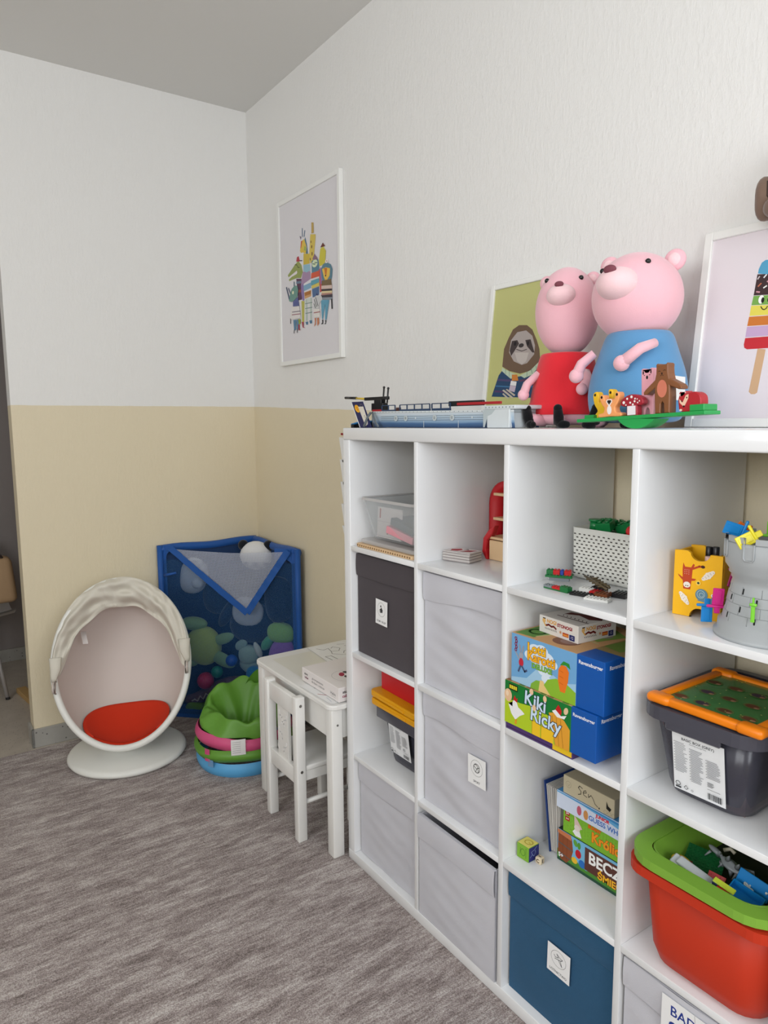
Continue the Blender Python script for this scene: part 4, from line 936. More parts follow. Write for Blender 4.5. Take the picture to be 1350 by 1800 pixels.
# ---- cell 2,0 : perforated basket with green blocks, brick models
OFFW = mat('off_white_plastic', (226, 226, 218), .4); HOLE = mat('basket_hole', (58, 54, 50), .8)
bk = thing('perforated_basket', 'off-white basket with rows of slots, full of green building bricks', 'basket', (.912, .293, Z))
g = G(); bw, bd, bh = .302, .178, .128
tub(g, bw - .004, bd - .004, bw, bd, bh, OFFW, .0025, .012)
for r_ in range(13):
    z = .013 + r_ * .0083
    for k in range(20):
        x = -bw/2 + .012 + k * .0145 + (.00725 if r_ % 2 else 0)
        if x < bw/2 - .012: g.box((x, -bd/2 - .0002 + .001 * (1 - z / bh), z), (.0055, .0012, .0026), HOLE)
    for k in range(12):
        y = -bd/2 + .012 + k * .0145 + (.00725 if r_ % 2 else 0)
        if y < bd/2 - .01: g.box((-bw/2 - .0002 + .001 * (1 - z/bh), y, z), (.0012, .0055, .0026), HOLE)
g.done('basket_body', bk)
GB = mat('green_brick_plastic', (20, 120, 62), .3, .5)
def brick(name, label, loc, nx, ny, m, rot=(0, 0, 0), p_=.0158, h=.0096*2, group=None, cat='toy brick', stud=None):
    g = G(); g.box((0, 0, h/2), (nx*p_ - .0004, ny*p_ - .0004, h), m, .0004, 1)
    for i in range(nx):
        for j in range(ny):
            x, y = (i - (nx-1)/2)*p_, (j - (ny-1)/2)*p_; g.cyl((x, y, h), (x, y, h + (stud or p_*.22)), p_*.3, m, n=10)
    return tag(g.done(name), label, cat, loc, rot, group)
GG = 'green bricks in the perforated basket'
for q_, (x, y, z, nx, ny, r_) in enumerate(((.83, .25, .094, 2, 2, (.2, -.1, .3)), (.875, .30, .094, 4, 2, (.1, -.35, .2)), (.93, .27, .105, 3, 2, (-.3, -.3, -.4)), (.985, .285, .115, 4, 2, (.3, -.35, .5)), (1.02, .25, .10, 2, 2, (.1, .2, 0)), (.90, .345, .09, 4, 2, (.2, .1, -.3)), (.80, .32, .085, 3, 2, (0, .1, .9)))):
    brick('green_brick', ('small square green brick at the front left of the basket, beside the round one', 'long green brick tilted behind the round cone brick', 'green brick lying just behind the red bead in the basket', 'long green brick highest of the pile, at the right of the basket', 'small square green brick beside the yellow bead in the basket', 'long green brick at the back wall side of the basket', 'green brick at the back left corner of the basket')[q_], (x, y, Z + z + .030), nx, ny, GB, r_, group=GG, p_=.0185, h=.022)
g = G(); g.cyl((0, 0, 0), (0, 0, .022), .014, GB, .012, n=20); g.cyl((0, 0, .022), (0, 0, .027), .016, GB, n=20); tag(g.done('round_green_brick'), 'round green plastic cone brick sticking up above the basket rim', 'toy brick', (.805, .240, Z + .122))
g = G(); g.ell((0, 0, 0), .014, mat('red_plastic', (200, 32, 34), .35)); tag(g.done('red_bead'), 'red round bead among the green bricks in the basket', 'bead', (.925, .222, Z + .134))
g = G(); g.ell((0, 0, 0), (.012, .012, .016), mat('yellow_plastic', (238, 200, 30), .35)); tag(g.done('yellow_bead'), 'yellow bead beside the red one in the perforated basket', 'bead', (.952, .222, Z + .132))
g = G(); g.bx((-.14, -.08, 0), (.14, .08, .10), mat('basket_fill', (24, 90, 50), .7), .004, 1); o = tag(g.done('brick_pile'), 'mass of green bricks below the top layer in the basket', 'toy bricks', (.912, .293, Z + .006)); o['kind'] = 'stuff'
# small brick models (one thing each)
LP = .008
def model(name, label, loc, rot, bricks, cat='brick model', tilt=(0, 0)):
    t = thing(name, label, cat, loc, (tilt[0], tilt[1], rot))
    for (nm, x, y, z, nx, ny, h, c_) in bricks:
        m = mat('brick_%02x%02x%02x' % c_, c_, .3, .5); g = G()
        g.box((x*LP, y*LP, z + h/2), (nx*LP - .0003, ny*LP - .0003, h), m, .0003, 1)
        for i in range(nx):
            for j in range(ny):
                xx, yy = (x + i - (nx-1)/2)*LP, (y + j - (ny-1)/2)*LP; g.cyl((xx, yy, z + h), (xx, yy, z + h + .0018), .0025, m, n=8)
        g.done(nm, t)
    return t
P_, B3 = .0032, .0096
GN, RD, BL_, WH, BLK, GY, BRN = (24, 110, 56), (196, 28, 32), (36, 64, 160), (226, 226, 222), (26, 26, 28), (130, 136, 140), (120, 66, 34)
model('brick_boat', 'small brick boat with green deck carrying red and blue bricks', (.800, .120, Z + .018), .55, [('deck', 0, 0, 0, 8, 4, P_*1.5, GN), ('keel', 0, 0, -.010, 6, 2, .009, GY), ('red_brick', 2.5, 0, P_*1.5, 2, 2, B3*1.2, RD), ('blue_brick', .8, 0, P_*1.5, 1, 2, B3*1.2, BL_), ('red_brick', -.8, 0, P_*1.5, 2, 2, B3*1.2, RD), ('green_brick', -2.8, 0, P_*1.5, 2, 2, B3*1.2, GN)])
model('brick_row', 'low row of grey, red and green bricks in front of the brick boat', (.840, .068, Z), -.0, [('base', 0, 0, 0, 9, 2, P_, GN), ('grey_brick', -3, 0, P_, 3, 2, P_*1.6, GY), ('red_brick', .2, 0, P_, 3, 2, P_*1.6, RD), ('green_brick', 3.2, 0, P_, 3, 2, B3, GN)])
model('brick_plane', 'black, white and brown brick model lying spread out before the basket', (.925, .095, Z), .25, [('black_wing', -2.5, -2, 0, 7, 3, P_*1.6, BLK), ('white_block', -3, 2, 0, 4, 3, B3*1.2, WH), ('red_block', 0, 1, 0, 3, 3, B3, RD), ('brown_block', 2.5, 0, P_, 4, 4, P_*2, BRN), ('white_wing', 3, -4.5, 0, 7, 3, P_*1.5, WH), ('black_tail', 6.2, 2.6, 0, 4, 3, B3, BLK), ('black_block', -.4, 4, 0, 4, 3, B3*1.4, BLK), ('grey_block', 6.2, 5, P_, 4, 2, P_*2, (96, 104, 104))])
g = G()
for k in range(5): g.tube([(-.03 + .014*k, -.012, 0), (-.02 + .014*k, .012, .004)], .0022, mat('olive_brown_plastic', (92, 78, 52), .4), 6)
g.tube([(-.055, -.004, 0), (.055, -.004, .003)], .003, mat('olive_brown_plastic', (92, 78, 52), .4), 6); g.tube([(-.045, .006, 0), (.045, .007, .003)], .003, mat('olive_brown_plastic', (92, 78, 52), .4), 6)
tag(g.done('brown_ladder'), 'olive brown lattice piece lying across the brick plane', 'toy piece', (.905, .128, Z + .021), (.04, .10, -.42))
g = G(); g.lathe([(0, 0), (.011, 0), (.011, .002), (.006, .0045), (0, .0045)], mat('brick_e2e2de', WH, .3), n=16); tag(g.done('white_dish_piece'), 'tiny white round piece beside the brick boat', 'toy piece', (.752, .150, Z))

# ---- cell 3,0 : yellow pen box, pens, toy tower with swords
YP = mat('yellow_painted_wood', (246, 184, 16), .45, .4)
yb = thing('pen_box', 'yellow box with scooped edges and woodland animal pictures, holding pens', 'pen box', (1.1535, .150, Z), .16)
w_, d_, h_ = .094, .078, .132
def scoop(w, h, top=True):
    pts = [(-w/2, 0), (-.010, 0)] + [(.006 - .019*math.cos(t), .019*math.sin(t)) for t in [PI*i/10 for i in range(11)]] + [(w/2, 0), (w/2, h - .003)]
    pts += [(.022, h - .003)] + [(.004 + .019*math.cos(t), h - .003 - .015*math.sin(t)) for t in [PI*i/10 for i in range(11)]] + [(-.022, h + .001), (-w/2, h)]
    return pts
g = G(); g.prism(scoop(w_, h_), .008, YP, BAS((0, -d_/2 + .008, 0), (1, 0, 0), (0, 0, 1), (0, -1, 0)) @ TR(0, 0, .008))
a = Art(g, FRONT(-w_/2, -d_/2, 0))
BR, CR_, SN = (190, 66, 30), (240, 228, 214), (100, 140, 158)
a.poly([(.018, .108), (.022, .100), (.034, .100), (.038, .108), (.041, .106), (.037, .095), (.036, .075), (.034, .055), (.020, .055), (.018, .075), (.017, .095)], BR)
a.poly([(.018, .078), (.008, .084), (.010, .080), (.018, .072)], BR); a.poly([(.036, .078), (.045, .078), (.042, .074), (.036, .073)], BR)
a.line([(.038, .098), (.050, .104), (.056, .104)], .004, BR); a.ell(.057, .104, .004, .003, (70, 30, 20))
a.ell(.027, .064, .007, .006, CR_); a.ell(.025, .062, .0015, .001, (20, 20, 20), 8); a.ell(.029, .062, .0015, .001, (20, 20, 20), 8)
for k in range(9): a.ell(.022 + .004*(k % 3), .086 + .004*(k // 3), .0006, .0006, CR_, 6)
for (ox, oy, rt_) in ((.068, .088, .7), (.023, .036, -.9)):
    for k in range(5): a.ell(ox + math.cos(rt_)*(k-2)*.005, oy + math.sin(rt_)*(k-2)*.005, .0055, .007 - abs(k-2)*.0015, CR_, 12, rt_)
    for k in range(8): a.ell(ox + math.cos(rt_)*(k-3.5)*.003 + (.002 if k % 2 else -.002), oy + math.sin(rt_)*(k-3.5)*.003, .0007, .0007, (60, 60, 60), 6)
a.ell(.057, .048, .012, .012, SN, 20); a.poly([(.048, .036), (.082, .032), (.086, .046), (.080, .054), (.076, .044), (.055, .038)], SN); a.ring(.056, .049, .0075, .0075, .0008, (200, 215, 222), 16); a.ring(.057, .048, .004, .004, .0008, (200, 215, 222), 12)
a.ell(.078, .050, .0025, .0028, (240, 240, 240), 10); a.ell(.084, .050, .0022, .0028, (240, 240, 240), 10); a.ell(.078, .050, .0009, .001, (20, 20, 20), 8); a.ell(.084, .050, .0009, .001, (20, 20, 20), 8)
a.ell(.050, .071, .005, .005, (250, 210, 90), 14); a.ell(.050, .071, .0025, .0025, (30, 60, 60), 10)
g.done('front_panel', yb)
g = G(); g.bx((w_/2 - .006, -d_/2 + .0085, 0), (w_/2, d_/2 - .0085, h_ - .004), YP, .001, 1); g.bx((-w_/2, -d_/2 + .0085, 0), (-w_/2 + .006, d_/2 - .0085, h_ - .002), YP, .001, 1); g.bx((-w_/2 + .006, -d_/2 + .0085, .02), (w_/2 - .006, d_/2 - .0085, .024), YP); g.done('side_panels', yb)
g = G(); g.prism(scoop(w_, h_), .008, YP, BAS((0, d_/2, 0), (1, 0, 0), (0, 0, 1), (0, -1, 0)) @ TR(0, 0, 0)); g.done('back_panel', yb)
for k, (x, y, c_, l_, nm) in enumerate(((1.150, .165, (24, 24, 28), .112, 'black marker pen standing in the yellow box, left of the pair'), (1.163, .168, (30, 30, 34), .113, 'black marker pen standing in the yellow box, right of the pair'), (1.158, .150, (232, 190, 176), .095, 'short salmon pen in the scoop of the yellow box'), (1.178, .182, (140, 190, 214), .115, 'pale blue marker pen in the yellow box'), (1.186, .188, (206, 140, 160), .117, 'pink marker pen in the yellow box nearest the grey tower'))):
    pn = thing('marker_pen', nm, 'pen', (x, y, Z + .0245)); g = G(); g.cyl((0, 0, 0), (0, 0, l_ - .03), .0058, mat('pen_body_%d' % k, (210, 210, 210), .4), n=14); g.done('barrel', pn)
    g = G(); g.cyl((0, 0, l_ - .03), (0, 0, l_), .0066, mat('pen_cap_%d' % k, c_, .35), n=14, bev=.001); g.done('cap', pn)
TG = mat('grey_tower_plastic', (170, 174, 176), .45, .4)
tw_ = thing('toy_castle_tower', 'grey plastic castle tower with sword slots and flared crenellated top', 'toy tower', (1.305, .108, Z))
TRD = .092
g = G(); g.lathe([(0, 0), (TRD, 0), (TRD, .007), (.086, .010), (.085, .026), (.078, .029), (.0655, .096), (.063, .104), (.066, .107), (.066, .113), (.070, .116), (.070, .122), (.077, .132), (.0785, .146), (.079, .172), (.077, .175), (.073, .175), (.073, .155), (0, .150)], TG, n=96)
MO = mat('tower_groove', (152, 156, 158), .6)
def tp(z): return .078 - (.078 - .0655) * (z - .029) / (.096 - .029)
for z in (.046, .064, .081): g.tube([((tp(z) + .0001) * math.cos(2*PI*i/80), (tp(z) + .0001) * math.sin(2*PI*i/80), z) for i in range(80)], .0007, MO, 5, True)
for r_, (z0, z1) in enumerate(((.030, .046), (.046, .064), (.064, .081), (.081, .096))):
    for k in range(12):
        a_ = 2*PI*(k + .5*(r_ % 2))/12; g.tube([((tp(z)) * math.cos(a_), (tp(z)) * math.sin(a_), z) for z in (z0, z1)], .0007, MO, 5)
g.done('tower_body', tw_)
SL = mat('slot_black', (14, 14, 14), .9)
g = G()
for r_, z in ((0, .040), (1, .056), (2, .073), (3, .088)):
    for k in range(8):
        a_ = 2*PI*(k + .5*(r_ % 2) + .2)/8; M_ = RZ(a_) @ TR(tp(z) - .0006, 0, z) @ RY(-.18); g.box((0, 0, 0), (.003, .0042, .012), SL, .0015, 1, M=M_)
g.done('sword_slots', tw_)
for k in range(8):     # merlons with raised frames
    a_ = 2*PI*k/8 + .1
    g = G(); g.lathe([(.0735, .1755), (.079, .1755), (.079, .186), (.0735, .186), (.0735, .1755)], TG, n=8, arc=(a_, a_ + 2*PI/8*.66), smooth=False)
    g.grid(lambda u, v: (.0795*math.cos(a_ + 2*PI/8*(.70 + .26*u)), .0795*math.sin(a_ + 2*PI/8*(.70 + .26*u)), .148 + .022*v), 4, 1, TG)
    g.tube([(.0797*math.cos(a_ + 2*PI/8*(.83 + .15*x)), .0797*math.sin(a_ + 2*PI/8*(.83 + .15*x)), z) for x, z in ((-1, .176), (-1, .150), (-.7, .146), (.7, .146), (1, .150), (1, .176))], .0016, TG, 6); g.done('merlon', tw_)
def sword(label, loc, rot, c_, L=.040, w=.013):
    t = thing('toy_sword', label, 'toy sword', loc, rot); m = mat('sword_%02x%02x%02x' % c_, c_, .35, .5)
    g = G(); g.box((0, 0, L/2 + .006), (w, .0035, L), m, .0008, 1); g.box((0, 0, L/2 + .006), (w*.55, .0048, L*.8), m, .0006, 1); g.done('blade', t)
    g = G(); g.box((0, 0, .003), (w*1.9, .005, .0055), m, .002, 2); g.box((0, 0, -.004), (w*.5, .005, .012), m, .001, 1); g.done('hilt', t)
MG_, CB_, YL_, LG_, OR_ = (206, 28, 130), (16, 132, 206), (240, 226, 40), (130, 214, 60), (226, 110, 30)
sword('magenta toy sword stuck in the tower side, blade up, beside the blue one', (1.226, .072, Z + .040), (0, .05, .75), MG_, .032, .020)
sword('bright blue toy sword pointing down below the yellow box scoop', (1.2025, .078, Z + .043), (PI, .0, .75), CB_, .030, .020)
sword('dark magenta toy sword between the yellow box and the tower', (1.222, .14, Z + .105), (PI, .25, .9), (160, 26, 96), .030, .016)
sword('lime green toy sword hilt sticking out of the tower front', (1.318, .024, Z + .076), (PI, 0, .25), LG_, .028, .0065)
sword('bright blue toy sword lying in the tower top, left of the yellow one', (1.262, .088, Z + .186), (.3, -1.25, .3), CB_, .030, .024)
sword('yellow toy sword lying in the tower top', (1.300, .055, Z + .190), (.5, -2.1, .4), YL_, .030, .022)
sword('lime green toy sword standing at the back of the tower top', (1.290, .125, Z + .178), (.2, 0, .5), LG_, .024, .014)
sword('lime green toy sword at the tower top beside the photo\'s right edge', (1.322, .118, Z + .180), (.1, .2, .7), (150, 220, 80), .024, .013)
sword('orange toy sword at the left rim of the tower top', (1.250, .125, Z + .184), (.3, -.9, .2), OR_, .018, .012)
sword('yellow toy sword at the far right of the tower top', (1.343, .075, Z + .186), (.4, 1.2, .4), (244, 214, 50), .024, .016)

# ---- cell 0,2 : grey crate with mustard lids and red box
def product_label(g, M, w, h, title):
    g.box((w/2, h/2, -.0003), (w, h, .0006), mat('label_paper', (232, 234, 236), .5), M=M)
    a = Art(g, M, w, h); K = (60, 62, 66); Lg = (128, 130, 134)
    a.text(title, .5, .90, w*.072, K, .02, 1.05); a.text('stacking storage box', .5, .855, w*.04, Lg)
    rnd = random.Random(3)
    for cx_, y0, n_ in ((.05, .82, 22), (.36, .78, 24), (.68, .70, 13)):
        for k in range(n_):
            y = y0 - k*.0235; L_ = rnd.uniform(.16, .25); a.rect(cx_, y, cx_ + L_, y + .008, Lg)
            if k % 2 == 0: a.rect(cx_ - .02, y, cx_ - .005, y + .009, K)
    for k in range(6): a.rect(.68, .34 - k*.014, .68 + rnd.uniform(.08, .14), .347 - k*.014, Lg)
    a.rect(.68, .225, .92, .232, Lg)
    x = .68
    while x < .95: 
        b = rnd.choice((.008, .014, .02)); a.rect(x, .06, x + b, .165, K); x += b + rnd.choice((.008, .012))
    a.rect(.05, .045, .16, .075, K); a.ring(.10, .12, .045, .035, .0012, K, 14); a.line([(.22, .09), (.26, .13), (.30, .09), (.26, .06)], .001, K, True); a.ring(.38, .08, .02, .015, .0008, Lg, 8)
SMOKE = mat('smoky_plastic', (70, 70, 82), .22, .5, alpha=.74)
SMOKED = mat('smoky_plastic_rim', (72, 72, 82), .28, .5)
MUST = mat('mustard_plastic', (226, 160, 10), .45, .4)
Z2 = zc(2)
# rotated a little in its compartment
cr = thing('grey_crate', 'smoky grey crate with small white product label under two mustard lids', 'storage box', (.2275, .198, Z2), -.0)
g = G(); tub(g, .165, .235, .205, .285, .187, SMOKE, .0025, .02); g.done('tub', cr)
g = G(); rim(g, .205, .285, .02, SMOKED, .188, .014, .018); g.bx((-.11, -.158, .150), (.11, -.150, .186), SMOKED, .004, 2); g.done('rim', cr)
g = G(); product_label(g, BAS((-.052, -.1385, .050), (1, 0, 0), (0, -.13, 1), (0, -1, -.13)), .105, .110, 'BASIC BOX (GREY)'); g.done('product_label', cr)
slab('dark_toy_pile', 'dark objects seen dimly inside the smoky crate with mustard lids', (.2275, .198, Z2 + .006), (.15, .20, .12), mat('dark_mixed_toys', (52, 50, 56), .8, var=.4, vscale=30), cat='toys')['kind'] = 'stuff'
for (z, tl, nm, dx) in ((.1905, .0, 'mustard yellow crate lid, the lower of two, resting on the grey crate', 0), (.2140, -.03, 'mustard yellow crate lid, the upper of two, under the red box', -.003)):
    t = thing('crate_lid', nm, 'lid', (.2215 + dx, .190, Z2 + z), (0, 0, tl))
    g = G(); g.prism(rrect(.262, .318, .022), .020, MUST, TR(0, 0, .020), .004, 2); lp_ = g.done('lid_panel', t)
    g = G(); g.bx((-.07, -.1625, .004), (.07, -.157, .012), MUST, .0015, 1)
    g.done('lid_clip', lp_)
slab('red_box', 'plain red box on the mustard lids, directly below the charcoal fabric box', (.205, .165, Z2 + .2345), (.20, .19, .095), mat('red_card_box', (196, 22, 34), .5), (0, 0, -.02), cat='box')

# ---- cell 2,1 : games stack
Z1 = zc(1)
g = G(); g.bx((0, 0, 0), (.207, .215, .017), mat('purple_cover', (78, 52, 112), .5), .0008, 1); g.bx((.150, -.0006, .0035), (.205, .004, .0165), mat('book_yellow', (236, 196, 30), .5)); g.bx((.004, -.0004, .0045), (.150, .002, .0062), mat('pages_dark', (44, 32, 66), .7))
tag(g.done('flat_game_box'), 'thin purple box with a yellow end panel at the bottom of the games pile', 'game box', (.7455, .002, Z1), 0)
BLUEC = mat('royal_blue_card', (10, 84, 168), .4, .45)
def game(name, label, loc, rot, w, d, h, split, art, colF, colT, cat='game box', art2=None):
    t = thing(name, label, cat, loc, rot)
    g = G(); g.bx((0, 0, 0), (w, d, h), BLUEC, .0008, 1)
    g.bx((-.0003, -.0004, .0005), (split, .0008, h - .0005), mat(name + label[:6] + '_front', colF, .4))
    g.bx((-.0004, .0002, .0005), (split, d - .0005, h + .0003), mat(name + label[:6] + '_top', colT, .45))
    art(Art(g, FRONT(0, -.0004, 0)), Art(g, TOP(0, 0, h + .0003)))
    a = Art(g, FRONT(0, -.0001, 0)); a.text('Ravensburger', split + (w - split)*.5, h - .016, (w - split) * .158, (245, 245, 248), .02, 1.0)
    a = Art(g, SIDE(w, 0, 0)); a.text('Ravensburger', .050, h - .016, .0125, (235, 235, 240), .02)
    a = Art(g, TOP(0, 0, h)); a.text('Ravensburger', split + .035, .10, .014, (235, 235, 240), .02)
    if art2: art2(g)
    g.done('box', t); return t
def kiki(a, b):
    h = .106; a.poly([(0, .045), (0, h), (.2015, h), (.2015, .02), (.15, .05), (.10, .06), (.05, .048)], (20, 120, 50))
    a.poly([(0, .030), (0, .06), (.05, .062), (.10, .068), (.15, .06), (.2015, .04), (.2015, .0005), (0, .0005)], (180, 206, 40))
    a.poly([(.16, .0005), (.2015, .0005), (.2015, .05), (.185, .066), (.155, .075), (.140, .07)], (226, 160, 50))
    for k in range(3): a.line([(.160 + .012*k, .002), (.150 + .012*k, .066)], .001, (150, 90, 20))
    for (x0, x1, y1) in ((.090, .115, .034), (.118, .155, .030)): a.rect(x0, .0005, x1, y1, (240, 196, 40)); a.line([(x0, 0.001), (x0, y1), (x1, y1)], .0010, (170, 110, 20))
    a.rect(.013, .086, .042, .101, (24, 24, 20)); 
    for k in range(4): a.rect(.015 + .0065*k, .089, .020 + .0065*k, .098, (230, 214, 50))
    a.ell(.011, .070, .0125, .016, (232, 192, 150)); a.ell(.008, .074, .005, .007, (244, 216, 184))
    # plain white hen shape, no face
    a.poly([(.012, .050), (.022, .028), (.036, .016), (.050, .030), (.066, .040), (.056, .046), (.045, .050), (.040, .060), (.032, .066), (.026, .058), (.026, .046)], (240, 240, 240)); a.poly([(.028, .064), (.033, .076), (.038, .068), (.042, .072), (.041, .060)], (200, 30, 30)); a.poly([(.036, .018), (.034, .006), (.040, .006), (.041, .018)], (230, 150, 40))
    a.ell(.086, .1005, .006, .008, (236, 200, 160)); 
    a.text('Kiki', .098, .080, .046, (206, 226, 244), .02, .95, -.06, (22, 40, 60), .035); a.text('Ricky', .130, .046, .045, (206, 226, 244), .02, .95, -.06, (22, 40, 60), .035)
    a.ell(.087, .102, .0055, .0075, (236, 200, 160)); a.ell(.128, .098, .0055, .0075, (236, 200, 160)); a.ell(.096, .066, .0055, .0075, (236, 200, 160))
    a.poly([(.160, .085), (.168, .098), (.174, .092), (.178, .086), (.176, .076), (.166, .076)], (196, 30, 30)); a.poly([(.150, .078), (.160, .084), (.176, .074), (.192, .080), (.186, .070), (.165, .068)], (240, 240, 240)); a.ell(.190, .090, .006, .009, (230, 200, 160), 12, -.4)
    for k in range(9): b.rect(.0 + .022*k, .0, .018 + .022*k, .012, ((150, 110, 70), (206, 150, 100), (90, 130, 60))[k % 3])
game('game_box', 'lower blue game box with a Kiki Ricky title in white on green', (.7460, -.002, Z1 + .0176), .0, .272, .22, .106, .2040, kiki, (24, 128, 54), (196, 168, 120))
def lotti(a, b):
    h = .119; SP = .196
    a.rect(0.0005, .0005, SP, h - .0005, (112, 168, 214))
    a.poly([(.05, .02), (.08, .05), (.12, .055), (.16, .04), (SP, .05), (SP, .0005), (.0005, .0005), (.0005, .01)], (160, 200, 228))
    for (x, y, rx, ry) in ((.075, .092, .022, .016), (.095, .096, .020, .015), (.062, .078, .020, .012), (.11, .084, .022, .014), (.09, .070, .03, .012), (.125, .074, .018, .012), (.105, .05, .02, .01), (.11, .035, .014, .010)): a.ell(x, y, rx, ry, (218, 232, 244))
    a.poly([(.062, .0005), (.065, .012), (.080, .024), (.095, .026), (.10, .0005)], (130, 178, 60)); a.poly([(.092, .028), (.102, .028), (.112, .012), (.125, .0005), (.088, .0005)], (232, 200, 130))
    a.poly([(.104, .020), (.115, .036), (.140, .046), (.170, .042), (SP, .030), (SP, .0005), (.125, .0005)], (140, 186, 50))
    # plain carrot, no face
    a.poly([(.152, .020), (.145, .045), (.146, .070), (.154, .082), (.168, .082), (.176, .070), (.174, .048), (.166, .020)], (232, 120, 34)); a.poly([(.150, .080), (.160, .092), (.176, .090), (.180, .078), (.166, .084)], (50, 140, 50)); 
    for yy in (.040, .055, .068): a.line([(.150, yy), (.160, yy - .002)], .001, (190, 84, 20))
    # plain grey rabbit outline without a face
    a.ell(.032, .070, .007, .0085, (160, 164, 176)); a.ell(.028, .086, .0026, .011, (150, 154, 168), 12, .25); a.ell(.037, .086, .0026, .011, (150, 154, 168), 12, -.2); a.ell(.032, .053, .0075, .011, (196, 40, 60)); a.line([(.030, .044), (.024, .030)], .005, (70, 84, 120)); a.line([(.035, .044), (.044, .034), (.050, .038)], .005, (70, 84, 120)); a.line([(.026, .060), (.014, .074)], .004, (160, 164, 176))
    for k in range(5): a.ring(.014 + .002*(k % 2), .108 - .007*k, .0032, .0032, .0018, (220, 40, 90), 10)
    a.text('Lotti', .080, .096, .030, (246, 190, 40), .03, 1.0, 0, (140, 70, 10), .03); a.text('Karotti', .094, .076, .030, (246, 180, 36), .03, .98, 0, (140, 70, 10), .03); a.text('DELUXE', .097, .056, .017, (130, 190, 60), .03, 1.0, 0, (40, 90, 30), .03)
    # board picture on the lid
    b.rect(.001, .001, SP - .001, .234, (206, 160, 110)); b.poly([(.005, .005), (.06, .01), (.07, .06), (.04, .10), (.005, .09)], (90, 140, 60)); b.ring(.035, .05, .02, .018, .006, (60, 110, 50)); b.ell(.125, .05, .034, .032, (130, 84, 60)); b.ell(.13, .05, .02, .018, (150, 120, 110))
    b.poly([(.09, .12), (.17, .10), (.19, .18), (.12, .22), (.08, .18)], (126, 160, 70)); b.poly([(.01, .13), (.05, .14), (.06, .21), (.02, .22)], (80, 120, 60)); b.ell(.15, .15, .02, .02, (150, 140, 130)); b.line([(.06, .02), (.08, .08), (.12, .10), (.18, .09)], .006, (200, 190, 130))
def l2(g):
    a = Art(g, TOP(.196, 0, .119)); a.rect(0, .06, .078, .236, (150, 130, 80)); a.poly([(.0, .09), (.05, .08), (.07, .15), (.01, .19)], (110, 140, 60)); a.ell(.04, .17, .02, .02, (90, 70, 60))
game('game_box', 'upper blue game box with a Lotti Karotti DELUXE title on sky blue', (.7600, .004, Z1 + .0176 + .1069), .0, .270, .238, .119, .1965, lotti, (112, 168, 214), (206, 160, 110), art2=l2)
NB = thing('game_box', 'small white game box with NOGI STONOGI lettering on top of the games pile', 'game box', (.792, .062, Z1 + .0176 + .1069 + .1197), -.06)
g = G(); W1, D1, H1 = .124, .124, .041
g.bx((-.0, 0, 0), (W1, D1, H1), mat('game_box_white', (226, 222, 216), .45), .0008, 1)
def nogi(a, L):
    a.text('NOGI', L*.33, .0305, .0120, (222, 160, 60), .04); a.text('STONOGI', L*.665, .0285, .0105, (150, 20, 30), .05)
    a.line([(.024, .020), (.032, .023), (.040, .020), (.048, .022), (.055, .018)], .0045, (110, 26, 24)); a.ell(.016, .030, .0055, .0055, (226, 180, 110)); a.line([(.016, .025), (.022, .018)], .003, (226, 170, 60)); a.rect(.012, .0345, .021, .037, (40, 30, 30))
    for k in range(8): a.line([(.020 + .005*k, .014), (.022 + .005*k, .011)], .0014, (40, 30, 30))
    for k in range(4): a.line([(.070 + .004*math.cos(k*PI/4), .014 + .004*math.sin(k*PI/4)), (.070 - .004*math.cos(k*PI/4), .014 - .004*math.sin(k*PI/4))], .0008, (206, 130, 50))
    a.rect(L*.62, .007, L*.77, .016, (190, 80, 40)); a.rect(L*.63, .009, L*.76, .0125, (230, 150, 60)); a.rect(L*.79, .003, L*.92, .016, (36, 40, 100)); a.text('12', L*.855, .0095, .009, (220, 220, 235))
nogi(Art(g, SIDE(W1, 0, 0)), D1)
# left face (facing the camera's left) is -y face in local space
nogi(Art(g, FRONT(0, 0, 0)), W1)
a = Art(g, TOP(0, 0, H1)); a.poly([(.03, .05), (.06, .07), (.10, .06), (.12, .08), (.11, .095), (.07, .09), (.03, .075)], (100, 50, 46)); a.line([(.03, .03), (.12, .035)], .004, (90, 60, 56))
for k in range(7): a.line([(.035 + .012*k, .045), (.04 + .012*k, .038)], .002, (60, 44, 40))
g.done('box', NB)
slab('soft_picture_book', 'green-edged book hidden behind the games pile', (1.0545, .24, Z1), (.04, .20, .18), mat('green_cover', (92, 130, 66), .6), (0, 0, 0))

# ---- cell 3,1 : BASIC BOX with orange board on top
bb_ = thing('grey_crate', 'large smoky grey crate labelled BASIC BOX (GREY), carrying an orange-framed game board', 'storage box', (1.2245, .176, Z1), .03)
g = G(); tub(g, .172, .245, .214, .300, .189, SMOKE, .003, .035); g.done('tub', bb_)
g = G(); rim(g, .212, .298, .035, SMOKED, .190, .018, .026); g.bx((-.06, -.166, .150), (.05, -.158, .168), SMOKED, .003, 1); g.done('rim', bb_)
g = G(); product_label(g, BAS((-.055, -.1290, .022), (1, 0, 0), (0, -.155, 1), (0, -1, -.155)), .104, .124, 'BASIC BOX (GREY)'); g.done('product_label', bb_)
slab('crate_contents', 'brownish and dark toys seen dimly through the BASIC BOX crate wall', (1.2245, .176, Z1 + .006), (.15, .20, .12), mat('brown_mixed_toys', (150, 118, 108), .8, var=.5, vscale=14), cat='toys')['kind'] = 'stuff'
g = G(); g.ell((0, 0, 0), (.026, .02, .022), mat('orange_red_toy', (214, 70, 40), .5)); tag(g.done('toy_ball'), 'orange-red toy glowing through the left end of the grey crate', 'toy', (1.150, .075, Z1 + .140))
ORP = mat('orange_plastic', (242, 132, 8), .35, .5)
